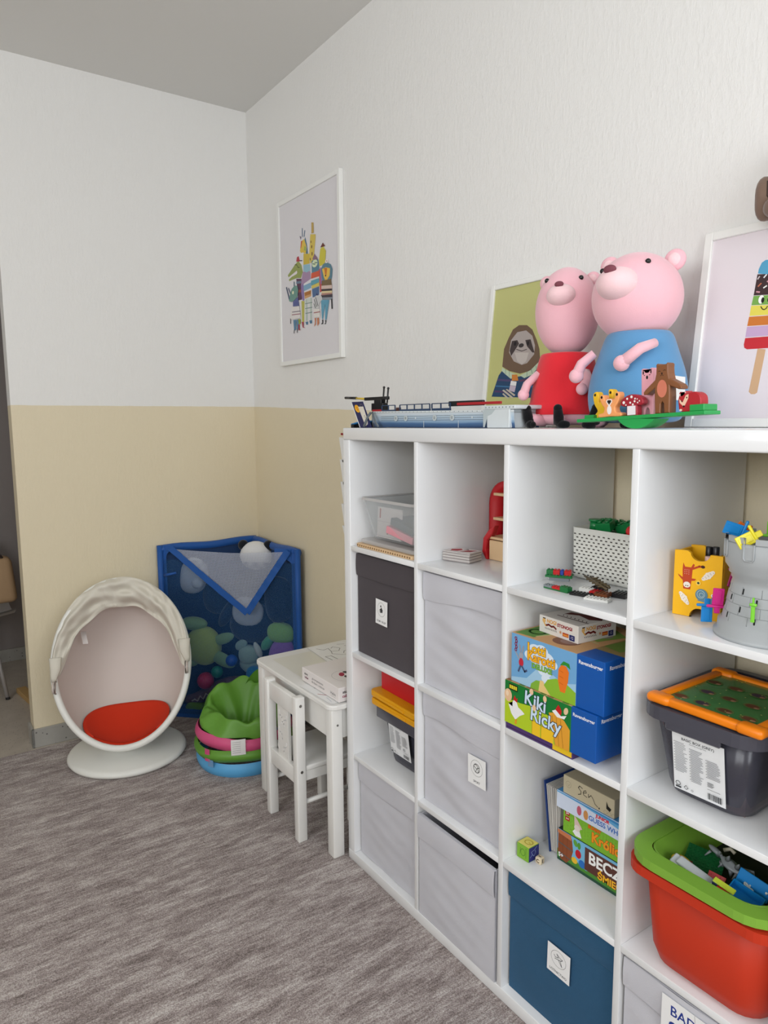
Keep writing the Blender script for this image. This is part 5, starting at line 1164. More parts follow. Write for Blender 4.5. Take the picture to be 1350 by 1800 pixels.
ob = thing('magnetic_board', 'orange-framed green board with hedgehog pictures on the BASIC BOX crate', 'game board', (1.238, .140, Z1 + .1925), (0, 0, .0))
g = G(); W_, D_ = .205, .240
g.prism(rrect(W_, D_, .012), .010, mat('board_green', (60, 128, 66), .25, coat=.5), TR(0, 0, .010))
a = Art(g, TOP(-W_/2, -D_/2, .010)); rr_ = random.Random(5)
for k in range(11):
    x, y = .03 + (k % 4)*.045 + .02*((k // 4) % 2), .045 + (k // 4)*.06; cc = ((104, 62, 40), (66, 52, 70), (90, 56, 36))[k % 3]
    if x < W_ - .025: a.ell(x, y, .017, .013, (90, 110, 56)); a.ell(x, y, .013, .009, cc); a.ell(x + .010, y - .004, .005, .004, (170, 130, 100)); a.ell(x + .012, y - .003, .001, .001, (10, 10, 10), 6)
a.step = 0
for k in range(30): a.ell(rr_.uniform(.015, W_ - .015), rr_.uniform(.015, D_ - .015), .0016, .0016, (190, 206, 110), 6)
g.done('board_panel', ob)
g = G()
for (x0, y0, x1, y1) in ((-W_/2 - .004, -D_/2 - .004, W_/2 + .004, -D_/2 + .016), (-W_/2 - .004, D_/2 - .016, W_/2 + .004, D_/2 + .004), (-W_/2 - .004, -D_/2 + .016, -W_/2 + .014, D_/2 - .016), (W_/2 - .014, -D_/2 + .016, W_/2 + .004, D_/2 - .016)):
    g.bx((x0, y0, 0), (x1, y1, .016), ORP, .004, 2)
for sx in (-1, 1):
    for sy in (-1, 1): g.box((sx*(W_/2 - .012), sy*(D_/2 - .006), .009), (.05, .030, .019), ORP, .008, 3)
g.done('frame', ob)

# ---- cell 2,2 : books, games, cube, die
g = G(); Z2b = Z2
cu = .039
g.box((0, 0, cu/2), (cu, cu, cu), mat('cube_green', (120, 170, 50), .6), .002, 2)
a = Art(g, FRONT(-cu/2, -cu/2, 0)); a.rect(.001, .001, cu - .001, cu - .001, (124, 174, 52)); a.ring(.020, .020, .007, .009, .0016, (80, 130, 40)); a.line([(.030, .034), (.030, .008)], .0016, (80, 130, 40)); a.line([(.012, .03), (.010, .012)], .0014, (80, 130, 40))
a = Art(g, SIDE(cu/2, -cu/2, 0)); a.rect(.001, .001, cu - .001, cu - .001, (44, 48, 120)); a.line([(.006, .012), (.014, .018), (.020, .012), (.026, .020), (.022, .030), (.030, .034)], .0012, (150, 170, 210)); a.line([(.014, .018), (.010, .026), (.020, .028)], .0012, (150, 170, 210))
a = Art(g, TOP(-cu/2, -cu/2, cu)); a.rect(.001, .001, cu - .001, cu - .001, (226, 214, 110)); a.ring(.021, .021, .011, .009, .002, (206, 180, 40)); a.line([(.021, .021), (.028, .018)], .002, (206, 180, 40))
tag(g.done('picture_cube'), 'green, blue and yellow alphabet picture cube on the shelf board', 'toy cube', (.768, .064, Z2), .04)
g = G(); g.box((0, 0, .0085), (.017, .017, .017), mat('cream_wood', (226, 210, 180), .5), .0025, 2); a = Art(g, FRONT(-.0085, -.0085, 0)); a.text('C', .0085, .0085, .013, (60, 46, 36), .03); a = Art(g, SIDE(.0085, -.0085, 0)); a.text('E', .0085, .0085, .013, (60, 46, 36), .03); a = Art(g, TOP(-.0085, -.0085, .017)); a.rect(.005, .007, .012, .010, (90, 70, 50))
tag(g.done('letter_die'), 'tiny cream letter die beside the picture cube', 'die', (.803, .070, Z2), .1)
# leaning blue board book
bk_ = thing('board_book', 'dark blue board book leaning against the games, its page edges showing', 'book', (.7830, .125, Z2), (0, -.125, 0))
NVC = mat('navy_cover', (14, 52, 118), .4)
g = G(); g.bx((0, 0, 0), (.0035, .20, .185), NVC, .0005, 1); g.bx((0, .197, 0), (.026, .20, .180), NVC, .0005, 1); g.done('cover', bk_)
g = G()
for k in range(9): g.bx((0, .004 + .001*(k % 3), .003), (.0020, .196, .176 - .0008*k), mat('board_page', (206, 202, 196), .6), .0003, 1, M=TR(.0044 + .0027*k, 0, 0) @ RY(.016*k))
g.done('pages', bk_)
# BECZKA box at the bottom, standing games
def gbox(label, loc, size, mf, mt, artf, ms=None, rot=0):
    t = thing('game_box', label, 'game box', loc, rot); g = G(); w, d, h = size
    g.bx((0, 0, 0), (w, d, h), mt, .0008, 1); g.bx((.0004, -.0004, .0004), (w - .0004, .001, h - .0004), mf)
    artf(Art(g, FRONT(0, -.0004, 0))); g.done('box', t); return t
def beczka(a):
    w, h = .246, .083
    a.rect(.0005, .0005, w - .001, h - .001, (120, 184, 220)); a.poly([(.0005, .0005), (.0005, .03), (.05, .028), (.09, .016), (.14, .030), (.19, .02), (w - .001, .024), (w - .001, .0005)], (76, 140, 50))
    a.rect(.0005, .0005, w - .001, .008, (40, 80, 60))
    # plain wooden barrel without a face
    a.poly([(.002, .082), (.002, .022), (.012, .006), (.030, .004), (.044, .022), (.050, .044), (.046, .072), (.040, .082)], (140, 76, 44)); a.poly([(.0005, .082), (.0005, .072), (.044, .069), (.043, .0815)], (196, 120, 80)); a.line([(.004, .048), (.048, .044)], .003, (90, 90, 90)); a.line([(.006, .022), (.042, .018)], .003, (90, 90, 90)); a.line([(.018, .07), (.018, .008)], .0008, (100, 50, 30)); a.line([(.032, .07), (.030, .006)], .0008, (100, 50, 30))
    a.ell(.066, .046, .009, .011, (190, 24, 40)); a.ell(.055, .024, .009, .008, (236, 190, 50)); a.ell(.078, .026, .010, .010, (40, 110, 190)); a.ell(.057, .070, .006, .009, (96, 160, 60), 12, .4); a.ell(.068, .068, .005, .009, (80, 150, 50), 12)
    a.text('5+', .012, .016, .015, (245, 245, 245), .03)
    a.rect(.086, .018, .25 - .005, .076, (92, 52, 44)); a.text('BECZKA', .170, .053, .040, (248, 248, 246), .03, .98, 0, (70, 34, 30), .02)
    a.text('\u015aMIECHU', .176, .0235, .024, (250, 190, 40), .03, 1.0, 0, (130, 50, 10), .03)
gbox('bottom game box with a BECZKA title in white and a barrel picture', (.815, .120, Z2), (.248, .20, .083), mat('game_blue', (120, 184, 220), .45), mat('game_black', (30, 44, 44), .45), beczka)
def krol(a):
    a.M = a.M @ TR(-.004, 0, 0)
    w, h = .228, .060
    a.rect(.0005, .0005, w - .0005, h - .0005, (126, 184, 50))
    a.step = 0
    for i in range(26):
        for j in range(6): a.ell(.006 + i*.0088, .005 + j*.0088 + (.0044 if i % 2 else 0), .0010, .0010, (196, 224, 110), 5)
    a.step = .00003; a.z += .00003
    a.rect(.006, .045, .020, .056, (170, 30, 24)); a.rect(.006, .031, .020, .042, (170, 30, 24)); a.text('3+', .013, .0505, .009, (250, 250, 250), .03); a.text('2-4', .013, .0365, .006, (250, 250, 250), .03)
    a.text('BUNNY', .095, .048, .012, (230, 110, 20), .05, .9, 0, (130, 40, 10), .04); a.text('Kr\u00f3lic', .127, .025, .034, (246, 150, 30), .03, .95, 0, (170, 60, 10), .03)
    a.poly([(.030, .012), (.040, .024), (.052, .020), (.058, .006), (.040, .004)], (236, 236, 236)); a.poly([(.036, .026), (.034, .056), (.044, .048), (.060, .030), (.048, .024)], (216, 190, 180)); a.ell(.044, .026, .009, .008, (226, 214, 206))
gbox('green dotted game box with an orange lettered title, on the barrel game', (.834, .122, Z2 + .0835), (.230, .19, .062), mat('game_green', (126, 184, 50), .45), mat('game_green2', (100, 150, 50), .45), krol)
def gw(a):
    w, h = .246, .043
    a.rect(.0005, .0005, w - .0005, h - .0005, (206, 216, 234)); a.poly([(.0005, h - .0005), (w - .001, h - .0005), (w - .001, .018), (.16, .031), (.08, .038), (.0005, h - .004)], (96, 164, 210)); a.poly([(.0005, h - .0005), (w - .001, h - .0005), (w - .001, .034), (.10, .0395)], (60, 134, 190))
    a.ell(.070, .020, .007, .012, (190, 90, 110)); a.ell(.090, .018, .007, .012, (200, 140, 80))
    a.text('JUNIOR', .138, .0305, .011, (206, 24, 44), .05); a.text('GUESS WHO?', .150, .0165, .017, (60, 110, 190), .03, 1.0, 0, (220, 230, 246), .03)
gbox('pale blue game box with a GUESS WHO? title, under the small beige box', (.818, .110, Z2 + .1460), (.250, .21, .044), mat('game_pale', (206, 216, 234), .45), mat('game_cyan', (70, 144, 200), .3), gw)
def sen(a):
    a.line([(.058, .034), (.050, .037), (.046, .031), (.054, .025), (.054, .018), (.046, .014)], .0018, (24, 24, 22)); a.line([(.060, .024), (.070, .028), (.068, .033), (.062, .029), (.062, .020), (.072, .018)], .0016, (24, 24, 22)); a.line([(.076, .028), (.077, .020), (.084, .028), (.090, .022), (.096, .012), (.104, .008)], .0016, (24, 24, 22)); a.ell(.108, .007, .0018, .0025, (24, 24, 22), 8)
    a.ring(.016, .026, .008, .008, .0007, (140, 132, 110)); a.line([(.012, .028), (.016, .022), (.020, .028)], .0007, (140, 132, 110)); a.poly([(.128, .034), (.133, .024), (.142, .020), (.138, .012), (.128, .016)], (24, 24, 22))
    for k in range(3): a.ring(.126 + .011*k, .0065, .0045, .0045, .0006, (140, 132, 110), 12)
gbox('small beige box with the handwritten word sen, topmost of the pile', (.836, .112, Z2 + .1905), (.150, .12, .046), mat('beige_card', (188, 178, 150), .6), mat('beige_card_dark', (176, 166, 140), .6), sen)

# ---- cell 3,2 : orange bin with green tray full of toys
ORB = mat('red_orange_bin', (192, 52, 26), .5, .3); GRB = mat('leaf_green_tray', (124, 170, 60), .42, .35)
tf = thing('orange_bin', 'deep red-orange plastic bin in the right compartment, carrying the green tray', 'bin', (1.2620, .178, Z2))
g = G(); tub(g, .240, .340, .262, .375, .2222, ORB, .004, .050); g.done('tub', tf)
g = G(); rim(g, .262, .375, .026, ORB, .2235, .020, .020); g.done('rim', tf)
ty = thing('green_tray', 'leaf green plastic tray full of brick pieces sitting in the orange bin', 'tray', (1.2620, .174, Z2 + .150))
g = G(); tub(g, .205, .300, .240, .350, .0962, GRB, .0035, .045); g.done('tub', ty)
g = G(); rim(g, .238, .348, .036, GRB, .0975, .034, .018); g.done('rim', ty)
g = G(); g.bx((-.09, -.135, 0), (.09, .14, .028), mat('dark_brick_mix', (40, 36, 40), .5, var=.6, vscale=60), .004, 1); o = tag(g.done('brick_mix'), 'dark mass of small bricks filling the bottom of the green tray', 'toy bricks', (1.2620, .172, Z2 + .157)); o['kind'] = 'stuff'
TZ0 = Z2 + .186
def plate(label, loc, rot, nx, ny, c_, name='brick_plate', h=.0032):
    g = G(); m = mat('brick_%02x%02x%02x' % c_, c_, .3, .5); g.box((0, 0, h/2), (nx*LP, ny*LP, h), m, .0003, 1)
    for i in range(nx):
        for j in range(ny): g.cyl(((i - (nx-1)/2)*LP, (j - (ny-1)/2)*LP, h), ((i - (nx-1)/2)*LP, (j - (ny-1)/2)*LP, h + .0018), .0025, m, n=7)
    tag(g.done(name), label, 'toy brick', loc, rot)
plate('dark green studded base plate lying in the green tray', (1.205, .112, TZ0 + .020), (.35, .12, .35), 9, 7, (22, 92, 48))
plate('dark red brick beside the yellow piece in the green tray', (1.180, .078, TZ0 + .012), (.1, .1, .4), 4, 2, (120, 28, 30), h=.0096)
plate('red brick standing between the white bar and the blue box', (1.250, .078, TZ0 + .012), (.9, .1, .2), 4, 4, (190, 24, 28), h=.0096)
plate('navy brick half buried at the back of the green tray', (1.330, .14, TZ0 + .006), (.2, .2, .6), 4, 2, (24, 44, 96), h=.0096)
plate('tan brick half buried at the right back of the green tray', (1.36, .12, TZ0 + .008), (.2, .3, .2), 3, 2, (150, 110, 80), h=.0096)
g = G(); g.ell((0, 0, 0), (.020, .014, .009), mat('brick_yellow', (236, 180, 24), .35)); g.bx((-.006, -.010, -.012), (.010, .006, -.004), mat('brick_yellow', (236, 180, 24), .35), .002, 1); tag(g.done('yellow_toy_piece'), 'yellow rounded piece at the left end of the green tray', 'toy piece', (1.192, .052, TZ0 + .036), (.2, .3, .6))
g = G(); g.box((0, 0, 0), (.075, .020, .014), mat('brick_lightgrey', (196, 200, 204), .35), .003, 2); g.box((-.04, 0, -.004), (.018, .024, .01), mat('brick_lightgrey', (196, 200, 204), .35), .002, 1); tag(g.done('white_toy_bar'), 'light grey bar-shaped piece leaning at the front of the green tray', 'toy piece', (1.232, .036, TZ0 + .040), (.30, .22, .05))
bl = thing('blue_toy_box', 'bright blue open toy treasure box at the right of the green tray', 'toy box', (1.310, .066, TZ0 + .012), (.15, .25, .15))
bl.scale = (.85, .85, .85)
CBM = mat('cyan_blue_plastic', (24, 132, 206), .35, .5)
g = G(); g.bx((-.035, -.025, 0), (.035, -.022, .022), CBM); g.bx((-.035, .022, 0), (.035, .025, .022), CBM); g.bx((-.035, -.022, 0), (-.032, .022, .022), CBM); g.bx((.032, -.022, 0), (.035, .022, .022), CBM); g.bx((-.032, -.022, 0), (.032, .022, .003), CBM); g.done('tub', bl)
g = G(); g.box((0, .040, .032), (.072, .004, .040), CBM, .001, 1, M=RX(-.4)); g.done('open_lid', bl)
g = G(); g.box((0, 0, 0), (.024, .012, .010), mat('brick_red2', (200, 30, 30), .4), .001, 1); g.box((-.015, 0, .004), (.010, .012, .010), mat('brick_navy', (20, 34, 80), .4), .001, 1); g.box((.0, .002, .009), (.04, .012, .004), mat('brick_lime', (190, 206, 60), .4), .001, 1)
for k in range(3): g.tube([(-.02 + .018*k, -.008, .006), (-.016 + .018*k, -.012, -.006), (-.008 + .018*k, -.012, -.008)], .0016, mat('white_plastic', (232, 232, 226), .4), 6)
tag(g.done('toy_vehicle_piece'), 'small red, navy and lime piece in front of the blue toy box', 'toy piece', (1.290, .032, TZ0 + .040), (.3, .2, .1))
DG = mat('steel_grey_plastic', (128, 132, 136), .35)
g = G(); g.ell((0, 0, 0), (.026, .011, .009), DG, f=wob(41, .12))
for (x, z, s_) in ((-.03, 0, 1), (-.01, .008, 1), (.012, .008, 1), (.03, -.003, 1), (0, -.01, -1), (-.02, -.01, -1)): g.cyl((x, 0, z), (x + .004, -.004, z + .016*s_), .006, DG, .0008, n=8)
g.ell((-.038, 0, .004), (.016, .006, .005), DG)
for k in range(4): g.cyl((-.045 + .03*k, -.004, -.002), (-.05 + .032*k, -.014, -.014), .003, DG, .0012, n=6)
g.prism([(0, 0), (.03, .02), (.034, .006), (.044, .004), (.03, -.006)], .002, DG, FRONT(.01, .006, .004))
I4; tag(g.done('grey_dragon_toy'), 'spiky grey plastic dragon toy lying at the back of the green tray', 'toy animal', (1.256, .122, TZ0 + .034), (.2, .25, -.1))
g = G()
for (p_, q_) in (((0, 0), (.03, .012)), ((.03, .012), (.05, 0)), ((.01, -.012), (.04, -.022))): g.tube([(p_[0], p_[1], 0), (q_[0], q_[1], .003)], .0028, mat('white_plastic', (232, 232, 226), .4), 6)
for k in range(2): g.tube([(.018 + .012*k + .005*math.cos(t), -.014 - .006*k + .005*math.sin(t), .001) for t in [2*PI*i/12 for i in range(12)]], .0018, mat('white_plastic', (232, 232, 226), .4), 6, True)
tag(g.done('white_linked_piece'), 'thin white linked piece lying right of the grey dragon', 'toy piece', (1.285, .118, TZ0 + .034), (.2, .25, -.2))
g = G(); g.tube([(0, 0, 0), (.012, .004, .006), (.022, 0, .002)], .004, mat('bone_white', (210, 200, 180), .5), 7); tag(g.done('bone_piece'), 'small bone-coloured piece at the back left of the green tray', 'toy piece', (1.215, .165, TZ0 + .030), .2)
# ================================================================== FRAMED PICTURES
FRW = mat('white_picture_frame', (236, 236, 232), .35, .4)
def draw(a, shapes):
    for q in shapes:
        if q[0] == 'p': a.poly(q[2], q[1])
        elif q[0] == 'l': a.line(q[2], q[3], q[1])
        else: a.ell(q[2][0], q[2][1], q[2][2], q[2][3], q[1], 14)
def picture(label, loc, rot, w, h, fw, dep, paper, shapes, name='framed_picture'):
    """local frame: x to the right, z up, front face at y=0, body behind"""
    t = thing(name, label, 'picture', loc, rot)
    g = G()
    for (a, b) in (((0, 0), (fw, h)), ((w - fw, 0), (w, h)), ((fw, 0), (w - fw, fw)), ((fw, h - fw), (w - fw, h))):
        g.bx((a[0], .0, a[1]), (b[0], dep, b[1]), FRW, .0015, 1)
    g.done('frame', t)
    g = G(); g.bx((fw, .006, fw), (w - fw, dep - .002, h - fw), paper)
    draw(Art(g, FRONT(0, .006, 0)), shapes); g.done('print', t)
    return t
P_GREY = mat('pale_grey_print', (222, 219, 222), .3, .4); P_OLIVE = mat('olive_print', (192, 192, 126), .3, .4); P_PINK = mat('pale_pink_print', (226, 218, 222), .28, .45)
picture('tall white-framed print of dressed-up animals hanging on the wall near the corner', (-1.203, .384, 1.757), (0, 0, 0), .570, .750, .020, .0205, P_GREY, ART_ANIMALS)
picture('white-framed olive green sloth portrait leaning on the wall behind the soft toys', (.262, .345, 1.4712), (-math.asin(.0986), 0, 0), .300, .436, .016, .016, P_OLIVE, ART_SLOTH)
picture('white-framed ice lolly print leaning on the wall at the right edge', (.972, .335, 1.4712), (-math.asin(.1137), 0, 0), .330, .440, .019, .017, P_PINK, ART_LOLLY)

# ================================================================== TWO PINK PLUSH ANIMALS
PKP = mat('pink_plush', (240, 186, 196), .95, .1, bump=.25, bscale=420, sheen=.4, var=.03, vscale=12)
PKL = mat('pale_pink_plush', (246, 208, 212), .95, .1, bump=.25, bscale=420, sheen=.4); NOSE = mat('stitched_nose', (120, 62, 74), .8); REDF = mat('red_felt', (222, 46, 56), .9, .1, bump=.2, bscale=500, sheen=.3); BLF = mat('blue_felt', (92, 146, 190), .9, .1, bump=.2, bscale=500, sheen=.3)
BLKF = mat('black_felt', (20, 20, 22), .9, .1, bump=.2, bscale=400, sheen=.2); EYE = mat('bead_eye', (14, 14, 16), .15)
def plush_animal(label, loc, yaw, body_r, body_h, cloth, head_c, head_r, snout_dir, snout_len, snout_r, skirt, ears):
    """plain sitting plush animal with a short round muzzle; local -y is the way it faces"""
    t = thing('plush_animal', label, 'soft toy', loc, yaw)
    Hc = Vector(head_c); sd = Vector(snout_dir).normalized()
    g = G(); n = 40
    # clothed body of revolution, slightly squashed
    prof = [(0, .012), (body_r * .72, .012), (body_r * .93, body_h * .14), (body_r, body_h * .34), (body_r * .94, body_h * .56), (body_r * .80, body_h * .78), (body_r * .68, body_h * .95), (body_r * .60, body_h)]
    if skirt: prof = [(body_r * .90, body_h * .17), (body_r * .985, body_h * .18), (body_r * 1.0, body_h * .20), (body_r * .98, body_h * .30), (body_r * .90, body_h * .55), (body_r * .80, body_h * .8), (body_r * .70, body_h * .97), (body_r * .6, body_h)]
    def smooth(pr, k=5):
        o = []
        for i in range(len(pr) - 1):
            p0, p1, p2, p3 = pr[max(0, i-1)], pr[i], pr[i+1], pr[min(len(pr)-1, i+2)]
            for s_ in range(k):
                u = s_ / k; o.append(tuple(.5*((2*p1[c]) + (-p0[c]+p2[c])*u + (2*p0[c]-5*p1[c]+4*p2[c]-p3[c])*u*u + (-p0[c]+3*p1[c]-3*p2[c]+p3[c])*u**3) for c in (0, 1)))
        return [(max(0, a), max(.0, b)) for a, b in o] + [pr[-1]]
    g.lathe(smooth(prof), cloth, n=n); g.done('dress' if skirt else 'shirt', t)
    if skirt:
        g = G(); g.lathe(smooth([(0, .006), (body_r*.7, .008), (body_r*.93, body_h*.12), (body_r*.9, body_h*.24), (body_r * .7, body_h * .3)]), PKP, n=n); g.done('belly', t)
        g = G(); g.lathe([(body_r * 1.0, body_h*.175), (body_r * 1.012, body_h*.20), (body_r*.992, body_h*.32), (body_r * .985, body_h*.335)], REDF, n=n); g.done('hem_band', t)
    # head with a seam where the muzzle begins
    g = G(); hr = Vector(head_r)
    def hf(d):
        k = d.dot(sd); return 1 + .05 * max(0, k) ** 2 - .02 * abs(d.x)
    g.ell(Hc, hr, PKP, f=hf, nu=36, nv=22)
    o = g.done('head', t)
    qx = Vector((1, 0, 0)); up = qx.cross(sd).normalized(); up = up if up.z > 0 else -up
    on = lambda d, k=1.0: Hc + Vector((d.x*hr.x, d.y*hr.y, d.z*hr.z)) * (hf(d) * k)
    mz = on((sd - up * .12).normalized(), .86)
    g = G(); g.ell(mz, (snout_r * 1.35, snout_r * 1.15 + snout_len * .5, snout_r * 1.05), PKL, nu=26, nv=16); mzo = g.done('muzzle', t)
    g = G(); g.ell(mz + sd * (snout_r * 1.02 + snout_len * .42) + up * snout_r * .35, (snout_r * .42, snout_r * .22, snout_r * .28), NOSE, nu=16, nv=10); g.done('nose', mzo)
    for sx in (-1, 1):
        g = G(); g.ell(on((sd * .78 + up * .36 + qx * sx * .50).normalized()), .0062, EYE, nu=12, nv=8); g.done('eye', t)
    for sx, (ex, ey, ez, ln, tilt) in zip((-1, 1), ears):
        g = G(); M2 = TR(*(Hc + Vector((ex, ey, ez)))) @ RY(tilt); g.ell((0, 0, ln * .35), (ln * .62, .012, ln * .62), PKP, M=M2); g.ell((0, -.006, ln * .35), (ln * .40, .009, ln * .40), PKL, M=M2); g.done('ear', t)
    return t
zt = 1.4706
pg = plush_animal('smaller pink plush animal in a red dress with black boots', (.700, .240, zt), .50, .092, .185, REDF, (.0, -.005, .285), (.080, .080, .108), (0, -.88, .42), .016, .026, True, ((-.052, .02, .070, .030, -.5), (.052, .02, .070, .030, .5)))
# larger one
pb = plush_animal('larger pink plush animal in a blue shirt beside the one in red', (.922, .226, zt), .28, .108, .212, BLF, (-.008, .0, .288), (.100, .098, .098), (-.12, -.90, .34), .020, .034, False, ((-.062, .01, .070, .036, -.6), (.066, .02, .066, .038, .6)))
def hand(t, name, pts, r, tips):
    g = G(); g.tube(pts, r, PKP, 10, flatk=.7)
    e = Vector(pts[-1])
    for tp_ in tips: g.tube([e, e.lerp(Vector(tp_), .55), Vector(tp_)], [r[-1]*.95, r[-1]*.8, r[-1]*.72], PKP, 10, flatk=.8); g.ell(tp_, r[-1]*.72, PKP, nu=10, nv=8)
    g.done(name, t)
a0 = -.112
def arm(t, pts, r):
    g = G(); g.tube(pts, r, PKP, 12, flatk=.8); g.ell(pts[-1], r[-1] * 1.02, PKP, nu=14, nv=10); g.done('arm', t)
arm(pb, [(.062, -.076, .180), (.040, -.102, .168), (.006, -.116, .138)], [.012, .015, .017])
arm(pb, [(-.080, -.058, .168), (-.106, -.066, .145), (-.112, -.080, .118)], [.012, .015, .016])
arm(pg, [(-.060, -.045, .135), (-.084, -.060, .108), (-.090, -.070, .082)], [.011, .013, .014])
arm(pg, [(.058, -.048, .135), (.070, -.072, .112), (.058, -.088, .092)], [.011, .013, .014])
for (x, y, yaw) in ((-.062, -.112, -.35), (.012, -.122, .15)):
    g = G(); M_ = TR(x, y, .0) @ RZ(yaw); g.tube([(0, .060, .018), (0, .02, .02), (0, -.004, .024)], [.016, .014, .012], PKP, 10, M=M_); g.done('leg', pg)
    g = G(); g.tube([(0, .0, .010), (0, -.006, .026), (-.002, -.008, .044)], [.0125, .0125, .0105], BLKF, 12, M=M_); g.ell((-.002, -.008, .046), .0105, BLKF, M=M_, nu=12, nv=8); g.tube([(0, -.002, .009), (.010, -.010, .0085), (.020, -.014, .008)], [.010, .010, .008], BLKF, 10, M=M_); g.ell((.020, -.014, .008), .008, BLKF, M=M_, nu=12, nv=8); g.done('boot', pg)
for (x, y, yaw) in ((-.050, -.118, .15), (.030, -.112, .4)):
    g = G(); M_ = TR(x, y, .0) @ RZ(yaw); g.tube([(0, .060, .018), (0, .02, .018), (0, -.004, .020)], [.018, .016, .013], PKP, 10, M=M_); g.done('leg', pb)
    g = G(); g.tube([(0, .0, .010), (0, -.006, .026), (.006, -.010, .042)], [.0125, .0120, .010], BLKF, 12, M=M_); g.ell((.006, -.010, .044), .010, BLKF, M=M_, nu=12, nv=8); g.tube([(0, -.002, .009), (-.010, -.010, .0085), (-.016, -.014, .008)], [.010, .010, .008], BLKF, 10, M=M_); g.ell((-.016, -.014, .008), .008, BLKF, M=M_, nu=12, nv=8); g.done('boot', pb)
g = G(); g.grid(lambda u, v: (.088 + .035*u, -.088 + .030*u - .006*v, .062 + .05*v - .006*u), 3, 4, mat('white_care_label', (226, 224, 222), .6)); g.done('care_label', pb)

# ================================================================== GREEN BALANCE TOY AND ITS WOODEN FIGURES
GNW = mat('green_painted_wood', (34, 156, 76), .42, .4)
SR = -.048; SX, SY = 1.072, .040
ss = thing('balance_board_toy', 'green wooden balance board toy rocking on a half disc on the shelf top', 'toy', (SX, SY, zt), 0)
BM = RY(SR)
g = G(); g.bx((-.142, -.026, .0195), (.146, .026, .0265), GNW, .001, 1, M=BM); g.done('beam', ss)
g = G(); g.bx((.114, -.022, .0267), (.142, .022, .0385), GNW, .001, 1, M=BM); g.done('end_block', ss)
g = G(); g.bx((-.140, -.004, .0267), (-.116, .024, .0345), GNW, .001, 1, M=BM); g.done('end_block', ss)
R_ = .056; g = G(); ang = math.acos((R_ - .0195) / R_)
g.prism([(R_*math.sin(-ang + 2*ang*i/20), .0005 + R_ - R_*math.cos(-ang + 2*ang*i/20)) for i in range(21)], .05, GNW, BAS((.0, -.025, 0), (1, 0, 0), (0, 0, 1), (0, -1, 0)) @ TR(0, 0, 0), .001)
g.done('rocker', ss)
def fig(name, label, cat, x, y, w, h, outline, th, m, artf=None, lift=0):
    """flat-cut wooden figure standing on the beam; outline in metres, origin bottom centre"""
    lx = x - SX; z = zt + .0268 * math.cos(SR) - lx * math.tan(SR) * 1.0 + lift
    g = G(); g.prism(outline, th, m, FRONT(0, -th/2, 0) @ TR(0, 0, 0), .0022, 3)
    if artf: artf(Art(g, FRONT(0, -th/2, 0)))
    return tag(g.done(name), label, cat, (x, y, z), (0, SR, 0))
def sm(pts, k=4):
    n = len(pts); o = []
    for i in range(n):
        p0, p1, p2, p3 = pts[i-1], pts[i], pts[(i+1) % n], pts[(i+2) % n]
        for s_ in range(k):
            u = s_/k; o.append(tuple(.5*((2*p1[c]) + (-p0[c]+p2[c])*u + (2*p0[c]-5*p1[c]+4*p2[c]-p3[c])*u*u + (-p0[c]+3*p1[c]-3*p2[c]+p3[c])*u**3) for c in (0, 1)))
    return o
YW_ = mat('yellow_figure_wood', (240, 190, 30), .42); OW_ = mat('orange_figure_wood', (240, 160, 98), .42); RW_ = mat('crimson_figure_wood', (160, 26, 44), .42); PW_ = mat('pink_figure_wood', (238, 170, 184), .42); BW_ = mat('brown_figure_wood', (128, 78, 42), .42); FW_ = mat('fox_red_wood', (176, 24, 36), .42)
K_ = (24, 18, 16)
fig('yellow_wooden_figure', 'yellow wooden figure with raised arms behind the orange one', 'wooden figure', .972, .056, 0, 0,
    sm([(-.024, 0), (-.010, .001), (.010, 0), (.020, .001), (.017, .010), (.012, .020), (.020, .032), (.024, .048), (.021, .057), (.013, .057), (.012, .044), (.005, .034), (-.004, .036), (-.012, .032), (-.012, .046), (-.016, .055), (-.024, .054), (-.027, .046), (-.024, .030), (-.016, .016), (-.022, .008)]), .018, YW_,
    lambda a: (a.ell(-.021, .049, .0025, .003, K_), a.ell(.018, .051, .0025, .003, K_)))
fig('orange_wooden_figure', 'orange wooden animal figure with raised arms and heart-shaped face', 'wooden figure', 1.010, .026, 0, 0,
    sm([(-.026, 0), (0, .0005), (.026, 0), (.027, .007), (.016, .009), (.013, .018), (.020, .028), (.024, .040), (.022, .048), (.015, .048), (.013, .038), (.009, .034), (.0, .037), (-.009, .034), (-.012, .036), (-.014, .044), (-.021, .045), (-.024, .038), (-.019, .026), (-.013, .018), (-.016, .009), (-.027, .007)]), .018, OW_,
    lambda a: (a.ell(-.0185, .0405, .0025, .003, K_), a.ell(.0185, .0435, .0025, .003, K_), a.ell(0, .014, .0055, .009, (238, 232, 230)), a.ell(-.003, .031, .0045, .0045, (238, 226, 220)), a.ell(.003, .031, .0045, .0045, (238, 226, 220)), a.ell(0, .027, .0045, .005, (238, 226, 220)), a.ell(-.002, .031, .0028, .0028, K_), a.ell(.002, .031, .0028, .0028, K_), a.poly([(-.0045, .030), (0, .0245), (.0045, .030)], K_)))
def mush(a):
    a.rect(-.010, .001, .009, .0185, (236, 228, 232))
    for (x, y, r) in ((-.018, .026, .003), (-.010, .033, .0022), (-.013, .021, .0015), (0, .036, .0028), (-.003, .025, .0022), (.008, .032, .0018), (.007, .027, .0022), (.003, .021, .0022), (.014, .024, .0015), (.018, .027, .0015), (.013, .031, .0013)): a.ell(x, y, r, r, (240, 234, 230), 10)
